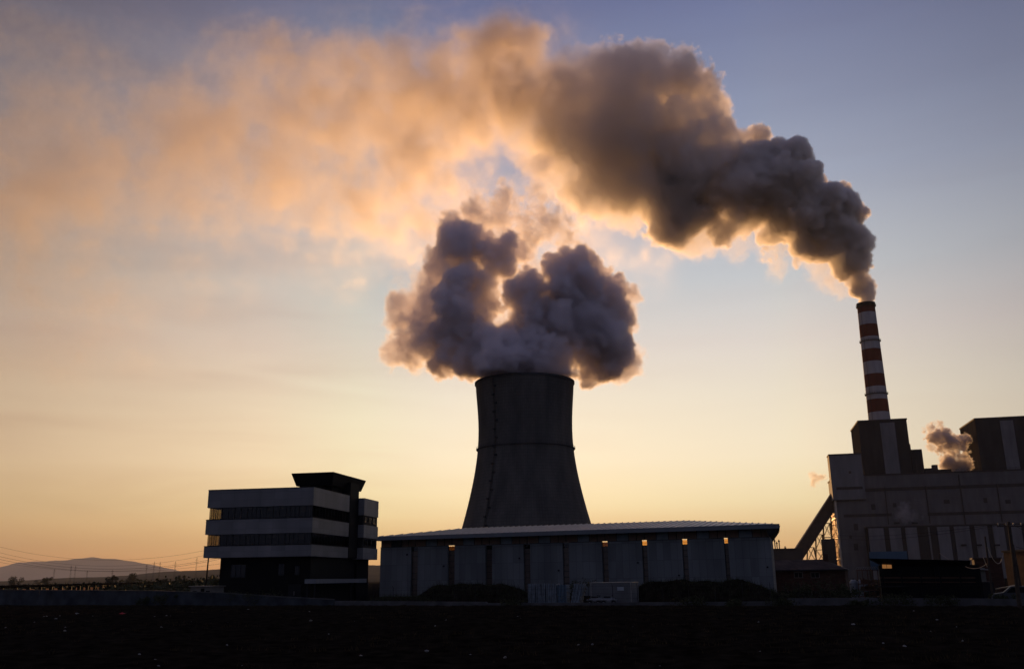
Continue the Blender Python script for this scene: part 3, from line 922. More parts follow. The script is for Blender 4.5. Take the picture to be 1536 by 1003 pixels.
M_cable = mat('cable_rubber', (.008, .008, .008), rough=1, spec=0)
M_rust = mat('rusty_steel', (.10, .05, .03), rough=.8, metal=.2, noise=.3, scale=.5)
M_brick = panel_mat('brick_wall', (.05, .024, .017), .5, .16, .6, rough=.95, vary=.25)
M_tile = panel_mat('roof_tiles', (.05, .035, .03), .6, .5, .5, rough=.9, vary=.3)
M_plaster = mat('plaster', (.15, .145, .13), rough=.9, noise=.25, scale=.7, bump=.2)
M_blue = mat('blue_sheet', (.085, .135, .185), rough=.5, noise=.15, scale=.6)
M_wood = mat('old_timber', (.08, .055, .035), rough=.9, noise=.3, scale=2)
M_tarp = sheet_mat('white_film', (.5, .55, .6), .3)
M_leaf = mat('dark_leaves', (.035, .04, .018), rough=.7, noise=.4, scale=3, spec=.1)
M_bark = mat('bark', (.05, .038, .028), rough=1, noise=.3, scale=4)
WF = Frame((WA.x, WA.y), (WB.x, WB.y))


def wpos(px, v, py=905):
    """along-wall coordinate where the line of sight at column px meets the plane v behind the boundary wall"""
    return WF.hit(px, py, v)


def boundary_wall():
    t = thing('boundary_wall', WF.o, WF.rz, 'long low concrete boundary wall between the dark field and the yard, taller and stained at its left', 'wall')
    def seg(a, b, za, zb, th, name, m, off=0.0):
        q = MB(); q.hexa([(a, off, -.05), (b, off, -.05), (b, off + th, -.05), (a, off + th, -.05)], [(a, off, za), (b, off, zb), (b, off + th, zb), (a, off + th, za)])
        return q.build(name, m, t)
    Mw = mat('stained_wall', (.035, .045, .058), rough=.95, noise=.55, scale=.5, bump=.4, color2=(.06, .07, .085))
    Mg = mat('grey_kerb', (.075, .075, .078), rough=.95, noise=.3, scale=.8, bump=.4)
    pts = [(-60, 884), (60, 885), (230, 886), (330, 889), (420, 895), (500, 899)]
    L_ = [wpos(px, 0, py) for px, py in pts]
    for (a, za), (b, zb) in zip(L_, L_[1:]):
        seg(a + .01, b - .01, za, zb, .3, 'wall_section', Mw)
        cp = MB(); cp.hexa([(a + .01, -.06, za + .003), (b - .01, -.06, zb + .003), (b - .01, .36, zb + .003), (a + .01, .36, za + .003)], [(a + .01, -.06, za + .08), (b - .01, -.06, zb + .08), (b - .01, .36, zb + .08), (a + .01, .36, za + .08)])
        cp.build('coping', Mg, t)
    ks = [(502, 900.5), (560, 901), (640, 901.5), (728, 902), (730, 904), (800, 903.5), (900, 903), (1000, 902.5), (1080, 902), (1180, 901)]
    L_ = [wpos(px, 0, py) for px, py in ks]
    for (a, za), (b, zb) in zip(L_, L_[1:]):
        seg(a + .005, b - .005, max(.1, za), max(.1, zb), .35, 'kerb', Mg)
    ks = [(1181, 897), (1290, 896), (1345, 896.5), (1470, 897), (1560, 899)]
    L_ = [wpos(px, 0, py) for px, py in ks]
    for (a, za), (b, zb) in zip(L_, L_[1:]):
        seg(a + .01, b - .01, max(.3, za), max(.3, zb), .3, 'low_wall', Mg)


def mound(px0, px1, top, v, label, seed):
    rnd = random.Random(seed)
    a, _ = wpos(px0, v); b, _ = wpos(px1, v); h = wpos((px0 + px1) / 2, v, top)[1]
    nx, ny = 90, 26
    vs = []
    for j in range(ny + 1):
        for i in range(nx + 1):
            s = i / nx; q = j / ny
            prof = min(1, s / .14, (1 - s) / .30) ** .8 * (.92 + .04 * math.sin(s * 17 + seed) + .03 * math.sin(s * 41))
            z = h * prof * math.sin(math.pi * q) ** .7 + (rnd.random() - .5) * .16 * (1 if 0 < i < nx and 0 < j < ny else 0)
            vs.append((a + (b - a) * s, v - 3.5 + 7 * q, max(.01, z)))
    fs = [(j * (nx + 1) + i, j * (nx + 1) + i + 1, (j + 1) * (nx + 1) + i + 1, (j + 1) * (nx + 1) + i) for j in range(ny) for i in range(nx)]
    m = MB(); m.v = vs; m.f = fs
    t = thing('earth_mound', WF.o, WF.rz, label, 'earth mound', 'heaps of dark earth behind the boundary wall')
    m.build('heap', M_soil, t)
    g = MB()
    for _ in range(2600):
        i = rnd.randrange(len(vs)); x, y, z = vs[i]
        if z < .3: continue
        hh = rnd.uniform(.1, .35) * (1 if rnd.random() < .85 else 2.4); w = .02; dx = rnd.gauss(0, .15)
        k = len(g.v); g.v += [(x - w, y, z - .02), (x + w, y, z - .02), (x + dx, y + rnd.gauss(0, .1), z + hh)]; g.f.append((k, k + 1, k + 2))
    g.build('weeds', M_leaf, t)


def bush(loc, w, h, label, cat='bush', group=None, n=900, seed=0, name='bush', leaf=.16, trunk=None):
    rnd = random.Random(seed)
    t = thing(name, loc, rnd.uniform(0, 6), label, cat, group)
    m = MB()
    clumps = [(rnd.gauss(0, w * .26), rnd.gauss(0, w * .26), h * rnd.uniform(.3, .85), w * rnd.uniform(.12, .26)) for _ in range(14)]
    for _ in range(n):
        cx, cy, cz, cr = rnd.choice(clumps)
        p = Vector((rnd.gauss(0, 1), rnd.gauss(0, 1), rnd.gauss(0, 1))); p = p.normalized() * cr * rnd.random() ** .4
        c = Vector((cx, cy, cz)) + p; c.z = max(.05, c.z)
        a = Vector((rnd.gauss(0, 1), rnd.gauss(0, 1), rnd.gauss(0, 1))).normalized() * leaf; b = a.cross(Vector((rnd.gauss(0, 1), rnd.gauss(0, 1), rnd.gauss(0, 1)))).normalized() * leaf * .5
        k = len(m.v); m.v += [tuple(c - a), tuple(c + b), tuple(c + a), tuple(c - b)]; m.f.append((k, k + 1, k + 2, k + 3))
    m.build('crown', M_leaf, t)
    s = MB()
    for cx, cy, cz, cr in clumps[:9]:
        s.tube([(cx * .08, cy * .08, 0), (cx * .5, cy * .5, cz * .55), (cx, cy, cz)], [.02 * h + .01, .012 * h + .01, .01], 5)
    s.build('trunk', M_bark, t)
    return t


def dead_twigs():
    pass


def yard():
    # earth heaps
    mound(628, 815, 874, 9, 'dark weedy earth heap in front of the warehouse, left of the wrapped pallets', 1)
    mound(935, 1200, 868, 9, 'dark weedy earth heap in front of the warehouse, right of the pale container', 2)
    mound(560, 660, 895, 5, 'small low rubble heap under the left end of the warehouse', 3)
    # wrapped pallets
    lab = ['leftmost tall film-wrapped pallet stack beside the dark earth heap', 'second tall film-wrapped pallet stack from the left', 'third tall film-wrapped pallet stack from the left',
           'fourth film-wrapped pallet stack, darker blue than its neighbours', 'rightmost film-wrapped pallet stack, leaning towards the pale container']
    xs = [(792, 803), (804.5, 818), (819.5, 835), (836.5, 850), (856, 870)]
    for i, (p0, p1) in enumerate(xs):
        v = 3.0
        a, _ = wpos(p0, v); b, _ = wpos(p1, v); h = wpos(p0, v, 874.5 + (1.5 if i == 3 else 0))[1]
        t = thing('pallet_stack', WF.o, WF.rz, lab[i], 'pallet stack', 'film-wrapped pallet stacks behind the wall')
        m = MB(); lean = .5 if i == 4 else 0
        rows = 5
        for r in range(rows):
            z0 = .16 + (h - .16) * r / rows; z1 = .16 + (h - .16) * (r + 1) / rows - .03
            for c in range(3):
                x0 = a + (b - a) * c / 3 + .02 + lean * r / rows; x1 = a + (b - a) * (c + 1) / 3 - .02 + lean * r / rows
                m.box(x0, x1, v, v + 1.0, z0, z1)
        m.build('load', M_blue if i == 3 else M_tarpd, t)
        m = MB()
        for z in (0.0, .12):
            m.box(a, b, v - .02, v + 1.02, z, z + .03)
        for c in range(3):
            m.box(a + (b - a - .1) * c / 2, a + (b - a - .1) * c / 2 + .1, v, v + 1.0, .03, .12)
        m.build('pallet', M_wood, t)
        m = MB()
        for f in (.15, .5, .85):
            x = a + (b - a) * f; m.hexa([(x - .02, v - .012, .16), (x + .02, v - .012, .16), (x + .02, v - .003, .16), (x - .02, v - .003, .16)],
                                        [(x - .02 + lean, v - .012, h), (x + .02 + lean, v - .012, h), (x + .02 + lean, v - .003, h), (x - .02 + lean, v - .003, h)])
        m.build('strap', M_frame, t)
    # pale container
    v = 3.6
    a, _ = wpos(886, v); b, _ = wpos(949, v); h = wpos(949, v, 873.5)[1]
    t = thing('site_container', WF.o, WF.rz, 'pale grey box container with a small notice on it, beside the wrapped pallets', 'container')
    m = MB(); m.box(a, b, v, v + 2.2, .12, h)
    n = int((b - a) / .28)
    for k in range(n):
        m.box(a + .1 + k * .28, a + .22 + k * .28, v - .03, v - .001, .2, h - .1)
    m.build('body', mat('container_paint', (.125, .13, .135), rough=.6, noise=.2, scale=.7), t)
    m = MB(); m.box(a - .03, b + .03, v - .05, v + 2.25, h + .002, h + .08); m.build('roof', M_steel, t)
    nx = wpos(926, v, 880)[0]; m = MB(); m.box(nx, nx + .7, v - .05, v - .033, h - .75, h - .4); m.build('notice', mat('notice_white', (.34, .38, .42), rough=.6), t)
    for x in (a + .05, b - .15):
        m = MB(); m.box(x, x + .1, v - .045, v - .032, .12, h); m.build('corner_post', M_steel, t)
    m = MB(); m.box(a + .2, a + .5, v + .2, v + 2, 0, .12); m.box(b - .5, b - .2, v + .2, v + 2, 0, .12); m.build('skid', M_frame, t)
    # two small quads / handcarts in front of the container
    for i, (pc, lb) in enumerate(((894, 'small white quad bike in front of the pale container, left one of two'), (913, 'small white quad bike in front of the pale container, right one of two'))):
        x, _ = wpos(pc, 2.0); o = WF.o + WF.u * x + WF.v * 2.0
        t = thing('quad_bike', o, WF.rz + (.3 if i else -.2), lb, 'quad bike', 'quad bikes parked by the container')
        for wx in (-.5, .5):
            for wy in (-.35, .35):
                m = MB(); m.tube([(wx, wy - .11, .27), (wx, wy + .11, .27)], .27, 14); w = m.build('wheel', M_frame, t)
                m = MB(); m.tube([(wx, wy - .12, .27), (wx, wy + .12, .27)], .13, 10); m.build('rim', M_steel, w)
        m = MB(); m.hexa([(-.8, -.3, .45), (.8, -.3, .45), (.8, .3, .45), (-.8, .3, .45)], [(-.6, -.25, .72), (.55, -.2, .8), (.55, .2, .8), (-.6, .25, .72)])
        for wx in (-.5, .5):
            m.box(wx - .32, wx + .32, -.5, .5, .56, .62)
        m.build('body', M_qwhite, t)
        m = MB(); m.box(-.45, .2, -.16, .16, .78, .92); m.build('seat', M_frame, t)
        m = MB(); m.tube([(.35, -.36, 1.05), (.4, 0, .98), (.35, .36, 1.05)], .025, 6); m.tube([(.4, 0, .98), (.55, 0, .7)], .03, 6); m.build('handlebar', M_frame, t)
    # chain-link fence
    t = thing('wire_fence', WF.o, WF.rz, 'thin wire fence on slim dark posts running in front of the warehouse', 'fence')
    a, _ = wpos(560, 1.4); b, _ = wpos(1200, 1.4)
    n = int((b - a) / 2.5)
    for k in range(n + 1):
        x = a + (b - a) * k / n; m = MB(); m.tube([(x, 1.4, 0), (x, 1.4, 1.95)], .028, 6); m.tube([(x, 1.4, 1.95), (x, 1.2, 2.15)], .02, 5); m.build('post', M_frame, t)
    m = MB()
    for z in (.3, .75, 1.2, 1.65, 1.92):
        m.bar((a, 1.4, z), (b, 1.4, z), .012)
    m.build('wire', M_frame, t)
    # crate and boards at the right end of the warehouse
    x, _ = wpos(1132, 12); o = WF.o + WF.u * x + WF.v * 12
    t = thing('wooden_crate', o, WF.rz, 'slatted wooden crate standing at the right end of the warehouse', 'crate')
    m = MB()
    for z in np.arange(.1, 1.7, .3):
        m.box(-.8, .8, -.62, -.58, z, z + .18); m.box(-.8, .8, .58, .62, z, z + .18); m.box(-.82, -.78, -.57, .57, z, z + .18); m.box(.78, .82, -.57, .57, z, z + .18)
    m.build('slats', M_wood, t)
    m = MB()
    for sx in (-.74, .68):
        for sy in (-.56, .5):
            m.box(sx, sx + .06, sy, sy + .06, 0, 1.75)
    m.build('corner_post', M_wood, t)
    x, _ = wpos(1160, 11); o = WF.o + WF.u * x + WF.v * 11
    t = thing('board_pile', o, WF.rz, 'low pile of boards next to the slatted crate', 'board pile')
    rnd = random.Random(9)
    for k in range(9):
        m = MB(); z = .06 + .1 * k; dx = rnd.uniform(-.3, .3); m.box(-2.2 + dx, 2.2 + dx, -.6 + rnd.uniform(-.1, .1), .5, z, z + .06); m.build('board', M_wood, t)
    m = MB(); m.box(-1.6, -1.45, -.6, .5, 0, .055); m.box(1.4, 1.55, -.6, .5, 0, .055); m.build('bearer', M_wood, t)
    # small cabin by the office
    x, z = wpos(300, 4, 879); xa, _ = wpos(284, 4); xb, _ = wpos(316, 4); o = WF.o + WF.u * xa + WF.v * 4
    w = xb - xa; hh = wpos(300, 4, 879.3)[1]
    t = thing('site_cabin', o, WF.rz, 'small pale cabin with dark openings left of the office block', 'cabin')
    m = MB(); m.box(0, w, 0, 2.2, 0, hh); b = m.build('wall', M_plaster, t)
    m = MB(); m.box(-.15, w + .15, -.2, 2.4, hh + .003, hh + .1); m.build('roof', M_steel, b)
    for x0, x1, z0, z1, nm in ((w * .50, w * .66, .05, hh - .25, 'door'), (w * .75, w * .92, hh - 1.2, hh - .5, 'window'), (w * .12, w * .3, hh - 1.2, hh - .5, 'window')):
        m = MB(); m.box(x0, x1, -.05, -.003, z0, z1); m.build(nm, M_black, t)
    # leaning pole by the office
    A = P(313, 833, 126); B = P(308.6, 880, 126); d = (B - A).normalized(); foot = B + d * ((0 - B.z) / d.z)
    t = thing('pole', (foot.x, foot.y, 0), 0, 'slim dark pole just left of the office block', 'pole')
    m = MB(); top = A - d * .2 - foot; m.tube([(0, 0, 0), tuple(top)], [.12, .09], 8); m.build('shaft', M_frame, t)
    m = MB(); m.lathe([(.25, 0), (.25, .12), (.14, .16)], 10, cap=True); m.build('base', M_dconc, t)


M_tarpd = mat('film_wrapped_goods', (.14, .175, .21), rough=.35, noise=.35, scale=2.5, spec=.5, bump=.3)
M_qwhite = mat('white_bodywork', (.19, .2, .215), rough=.4, noise=.1, scale=2)


def right_side():
    # tiled brick house behind the yard
    F = Frame((47.5, 168), (76, 156))
    a, _ = F.hit(1150, 860); b, _ = F.hit(1268, 860); ze = F.hit(1200, 855)[1]; zr = F.hit(1200, 839, 4)[1]
    t = thing('brick_house', F.o, F.rz, 'low dark brick house with tiled roof and two small pale windows right of the warehouse', 'house')
    m = MB(); m.box(a, b, 0, 8, 0, ze); m.build('wall', M_brick, t)
    m = MB(); m.hexa([(a - .5, -.5, ze + .003), (b + .5, -.5, ze + .003), (b + .5, 8.5, ze + .003), (a - .5, 8.5, ze + .003)], [(a + 1, 4, zr), (b - 4, 4, zr), (b - 4, 4.2, zr), (a + 1, 4.2, zr)])
    rf = m.build('roof', M_tile, t)
    m = MB(); m.box(a - .5, b + .5, -.62, -.503, ze - .1, ze + .12); m.build('gutter', M_frame, rf)
    for px in (1192, 1217):
        x, z = F.hit(px, 862); o_ = MB(); o_.box(x - .1, x + 1.4, -.08, -.003, z - .5, z + .5); w = o_.build('window', mat('window_paint', (.12, .11, .10), rough=.7), t)
        m = MB(); m.box(x, x + .6, -.1, -.083, z - .4, z + .4); m.box(x + .7, x + 1.3, -.1, -.083, z - .4, z + .4); m.build('pane', M_black, w)
    x, z = F.hit(1240, 842, 4); m = MB(); m.box(x - .4, x + .4, 3.2, 3.9, zr - 1.4, zr + .9); m.build('chimney', M_brick, rf)
    # dark canopy building in front of the plant
    G = Frame((36, 93), (56, 85.5))
    a, _ = G.hit(1322, 880); b, _ = G.hit(1474, 880)
    t = thing('canopy_shed', G.o, G.rz, 'black flat-roofed shed with deep overhanging eaves in front of the power plant', 'shed')
    zt = G.hit(1320, 847)[1]; zw = zt
    m = MB(); m.box(a, b, 0, 7, 0, 1.6); m.box(a + .01, a + .4, .4, 7, 1.61, zw); m.box(b - 4, b, .01, 7, 1.61, zw - .1); m.box(a + .41, b - 4.01, .3, 7, 1.61, zw); m.build('wall', M_black, t)
    ra, z1 = G.hit(1304, 837, -1.2); rb, z2 = G.hit(1456, 840, -1.2)
    m = MB(); m.hexa([(a + .3, .3, zw + .02), (rb - .1, .3, z2 - .75), (rb - .1, 7, z2 - .75), (a + .3, 7, zw + .02)], [(ra, -1.2, z1), (rb, -1.2, z2), (rb, 8, z2), (ra, 8, z1)])
    m.build('roof', M_black, t)
    wx, wz = G.hit(1323, 852, .2); wx2, wz2 = G.hit(1337, 844.5, .2)
    m = MB(); m.box(wx, wx2, .2, .24, wz, wz2); w = m.build('window', mat('lit_blind', (.3, .2, .1), rough=.9, emit=((1, .42, .12), .22)), t)
    m = MB(); m.box((wx + wx2) / 2 - .02, (wx + wx2) / 2 + .02, .17, .198, wz, wz2); m.box(wx - .05, wx2 + .05, .17, .198, wz - .06, wz - .01); m.build('frame', M_frame, w)
    m = MB(); m.box(a - .5, a + 2.2, -1.0, -.02, 1.5, 1.62); m.build('awning', M_frame, t)
    m = MB(); m.box(b + .002, b + 1.1, 1, 5, 0, 1.9); m.build('side_bay', M_frame, t)
    m = MB(); m.bar((a, -.7, 2.4), (b - .6, -.7, 2.3), .1); m.bar((a, -.7, 2.0), (b - .6, -.7, 1.9), .06); m.build('rail', M_rust, t)
    for k in range(6):
        x = a + .15 + (b - a - .4) * k / 5; m = MB(); m.box(x, x + .14, -.9, -.76, 0, z1 - .35 if k < 1 else z1 - .75); m.build('post', M_black, t)
    # blue panel seen above its roof, standing on the ground behind
    c0, bz0 = G.hit(1304.5, 838, 9); c1, bz1 = G.hit(1360, 826, 9)
    t = thing('blue_hoarding', G.o, G.rz, 'pale blue metal hoarding showing above the roof of the black shed', 'hoarding')
    m = MB(); m.box(c0, c1, 9, 9.12, bz0 - 1.2, bz1); 
    for k in range(int((c1 - c0) / .4)):
        m.box(c0 + .1 + k * .4, c0 + .25 + k * .4, 8.95, 8.999, bz0 - 1.2, bz1 - .02)
    m.build('sheet', M_blue, t)
    for x in (c0 + .1, (c0 + c1) / 2, c1 - .2):
        m = MB(); m.box(x, x + .1, 9.13, 9.23, 0, bz1 - .1); m.build('post', M_frame, t)
    # rack with hoops left of the shed
    a0, _ = G.hit(1288, 880); a1, _ = G.hit(1319, 880); h = G.hit(1300, 854)[1]
    t = thing('scaffold_rack', G.o, G.rz, 'dark open steel rack full of odds and ends left of the black shed', 'rack')
    for x in np.linspace(a0, a1, 5):
        for y in (0, 1.4):
            m = MB(); m.bar((x, y, 0), (x, y, h), .07); m.build('upright', M_rust, t)
    for z in (.6, 1.2, 1.8, h - .03):
        m = MB()
        if z < h - .1: m.box(a0 + .04, a1 - .04, .04, 1.36, z, z + .04)
        m.bar((a0, -.05, z), (a1, -.05, z), .06); m.bar((a0, 1.45, z), (a1, 1.45, z), .06); m.build('shelf', M_rust, t)
    rnd = random.Random(4); m = MB()
    for k in range(26):
        x = rnd.uniform(a0 + .3, a1 - .4); z = rnd.choice((.64, 1.24, 1.84)); s = rnd.uniform(.1, .2); m.box(x - s, x + s, .3, .3 + 2 * s, z + .002, z + s * 2.2)
    m.build('stored_goods', M_rust, t)
    m = MB()
    for k in range(9):
        x = a0 + (a1 - a0) * (k + .5) / 9
        m.tube([(x - .22, .7, h), (x - .12, .7, h + .22), (x, .7, h + .3), (x + .12, .7, h + .22), (x + .22, .7, h)], .025, 5, cap=False)
    m.build('hoop', M_steel, t)
    # standing pale drums behind the rack
    for i, px in enumerate((1281, 1292, 1297)):
        x, _ = G.hit(px, 880, 5); o = G.o + G.u * x + G.v * 5
        t = thing('gas_tank', o, 0, ['pale upright tank behind the rack, left of the three', 'pale upright tank behind the rack, middle of the three', 'pale upright tank behind the rack, right of the three'][i], 'tank', 'pale upright tanks behind the rack')
        m = MB(); m.lathe([(.05, 0), (.42, .05), (.42, 1.9), (.3, 2.15), (.1, 2.22)], 16, cap=True); m.build('body', M_qwhite, t, smooth=False)
        m = MB(); m.tube([(0, 0, 2.2), (0, 0, 2.35)], .07, 8); m.build('valve', M_frame, t)
    # small pale hut
    x0, z0 = G.hit(1449, 868, 9); x1, z1 = G.hit(1477, 851, 9)
    o = G.o
    t = thing('small_hut', o, G.rz, 'small pale hut with a blue window right of the black shed', 'hut')
    m = MB(); m.box(x0, x1, 9, 12, 0, z1); m.build('wall', M_plaster, t)
    m = MB(); m.hexa([(x0 - .4, 8.6, z1 + .003), (x1 + .3, 8.6, z1 - .25), (x1 + .3, 12.3, z1 - .25), (x0 - .4, 12.3, z1 + .003)], [(x0 - .4, 8.6, z1 + .1), (x1 + .3, 8.6, z1 - .15), (x1 + .3, 12.3, z1 - .15), (x0 - .4, 12.3, z1 + .1)])
    m.build('roof', M_steel, t)
    xa, za = G.hit(1453, 864, 8.95); xb, zb = G.hit(1461, 854, 8.95)
    m = MB(); m.box(xa - .08, xb + .08, 8.93, 8.99, za - .08, zb + .08); w = m.build('window', M_qwhite, t)
    m = MB(); m.box(xa, xb, 8.90, 8.928, za, zb); m.build('pane', M_blue, w)
    # brick buildings further right
    K = Frame((74, 118), (88, 112))
    x0, _ = K.hit(1464, 860); x1, _ = K.hit(1505, 860); z1 = K.hit(1480, 838)[1]
    t = thing('brick_building', K.o, K.rz, 'dark red brick building beyond the utility poles at the right edge', 'building')
    m = MB(); m.box(x0, x1, 0, 6, 0, z1); m.build('wall', M_brick, t)
    m = MB(); m.box(x0 - .2, x1 + .2, -.2, 6.2, z1 + .003, z1 + .2); m.build('roof', M_tile, t)
    # a brick gable end; the low sun's orange is put into its colour
    c = P(1508, 850, 112); zt = P(1508, 828, 112).z; zb_ = 0
    d = P(1560, 850, 104)
    t = thing('brick_gable', (c.x, c.y, 0), math.atan2(d.y - c.y, d.x - c.x), 'tall brick gable wall at the right edge, coloured orange for the low sun on it', 'building')
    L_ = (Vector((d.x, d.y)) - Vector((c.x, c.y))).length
    m = MB(); m.box(0, L_, 0, 5, 0, zt); m.build('wall', mat('sunlit_brick', (.085, .036, .018), rough=.9, noise=.3, scale=1.5), t)
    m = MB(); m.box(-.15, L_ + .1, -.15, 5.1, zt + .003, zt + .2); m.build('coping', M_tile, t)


def pole_with(px0, py0, px1, py1, Y, label, r=.15, arm=True, seed=0, grp='wooden utility poles at the right'):
    A = P(px0, py0, Y); B = P(px1, py1, Y); d = (B - A).normalized(); foot = A + d * (A.z / -d.z)
    t = thing('utility_pole', (foot.x, foot.y, 0), 0, label, 'utility pole', grp)
    top = A - foot
    m = MB(); m.tube([(0, 0, 0), tuple(top * .5), tuple(top)], [r, r * .85, r * .7], 10); m.build('shaft', M_bark, t)
    if arm:
        z = top.z - .35; x, y = top.x * .96, top.y * .96
        m = MB(); m.bar((x - 1.0, y - .12, z), (x + 1.0, y - .12, z), .1); m.build('crossarm', M_bark, t)
        for s in (-.9, -.3, .3, .9):
            m = MB(); m.tube([(x + s, y - .12, z + .05), (x + s, y - .12, z + .16), (x + s, y - .12, z + .24)], [.03, .06, .04], 8); m.build('insulator', M_steel, t)
    return foot + top


def cable(a, b, sag, r, label, grp, m_=None, n=18, name='power_cable'):
    a, b = Vector(a), Vector(b); m = MB()
    m.tube([tuple(a + (b - a) * (k / n) - Vector((0, 0, sag * 4 * (k / n) * (1 - k / n)))) for k in range(n + 1)], r, 5)
    o = m.build(name, m_ or M_cable); tag(o, label, 'cable', grp)
    return o


def poles_and_wires():
    t1 = pole_with(1513, 782, 1529, 905, 72, 'tall wooden utility pole with crossarm near the right edge, topmost of the poles', .16)
    t2 = pole_with(1477.5, 804, 1488, 885, 84, 'shorter dark pole beside the pale hut, left of the tall utility pole', .11, False)
    t3 = pole_with(1519.5, 816, 1533, 890, 80, 'thin leaning pole immediately right of the tall utility pole', .10, False)
    t4 = pole_with(1408.5, 827, 1410, 850, 92, 'short thin post rising behind the roof of the black shed', .05, False)
    g = 'thin cables strung from the tall utility pole'
    far = [P(1225, 798, 190), P(1225, 803, 190)]
    M_c = mat('bright_cable', (.4, .33, .25), rough=.35, metal=.5)
    cable(t1 + Vector((-.9, 0, -.2)), far[0], .8, .012, 'upper thin cable running left from the tall utility pole across the plant', g)
    cable(t1 + Vector((-.3, 0, -.2)), far[1], 1.0, .012, 'lower thin cable running left from the tall utility pole across the plant', g)
    cable(t1 + Vector((.3, 0, -.2)), P(1570, 797, 66), .3, .016, 'dark cable running right from the tall utility pole to the frame edge', g)
    cable(t1 + Vector((.3, 0, -1.9)), P(1570, 814, 66), .3, .014, 'low dark cable running right from the tall utility pole to the frame edge', g)
    cable(P(1479, 815, 84), P(1505, 829, 84), 1.3, .03, 'pale sagging cable between the short dark pole and the orange gable', 'pale sagging cables by the short dark pole', M_c)
    cable(P(1448, 849, 88), P(1480, 845, 84), .3, .022, 'pale cable drooping from the hut roof to the short dark pole', 'pale sagging cables by the short dark pole', M_c)
    cable(P(1474.5, 835, 84), P(1481, 850, 84), .02, .035, 'short bright strut hanging on the short dark pole', 'pale sagging cables by the short dark pole', M_c)
    cable(P(1409, 829, 92), P(1423, 838.5, 92), .0, .02, 'short stay wire slanting down from the thin post behind the shed roof', None, M_c)
    # left: wires over the plain
    g = 'long power lines sagging across the left of the sky'
    W = [((-60, 802), (330, 820), 790, 'highest of the long power lines over the distant mountain'), ((-60, 810), (330, 827), 1, 'second highest of the long power lines over the distant mountain'),
         ((-60, 818), (330, 836), 1, 'middle of the long power lines over the distant mountain'), ((-60, 822.5), (330, 838), 1, 'second lowest of the long power lines over the distant mountain'),
         ((-60, 831), (330, 845), 1, 'lowest of the long power lines over the distant mountain')]
    for (p, q, _, lb), sg in zip(W, (4.0, 4.2, 3.6, 3.6, 2.6)):
        cable(P(*p, 205), P(*q, 205), sg, .018 if sg != 3.6 else .026, lb, g, n=40)
    for i, (px, py, h) in enumerate(((80, 868, 11), (105, 867, 14), (111.5, 867, 14), (130, 866, 8), (168, 864, 7), (219, 862, 12), (230, 861, 14), (239, 860, 13), (262, 858, 12), (294, 856, 15))):
        b = P(px, py, 1050)
        t = thing('distant_pylon', (b.x, b.y, 0), 0, ['far hazy pylon standing alone at the left on the plain', 'left of two close far pylons under the mountain', 'right of two close far pylons under the mountain',
                  'short far pylon right of the close pair', 'short far pylon below the mountain summit slope', 'left of three far pylons near the right foot of the mountain', 'middle of three far pylons near the right foot of the mountain',
                  'right of three far pylons near the right foot of the mountain', 'faint far pylon between the three and the office block', 'faint far pylon nearest to the office block'][i], 'pylon', 'far pylons on the plain')
        top = b.z + h; m = MB()
        for s in (-1, 1):
            m.bar((s * .9, 0, 0), (s * .25, 0, top), .14)
        for k in range(6):
            z0, z1 = top * k / 6, top * (k + 1) / 6; m.bar((-.9 + .1 * k, 0, z0), (.9 - .1 * k, 0, z1), .08)
        m.build('mast', M_frame, t)
        m = MB(); m.bar((-2, 0, top * .9), (2, 0, top * .9), .16); m.bar((-1.5, 0, top * .8), (1.5, 0, top * .8), .16); m.build('crossarm', M_frame, t)


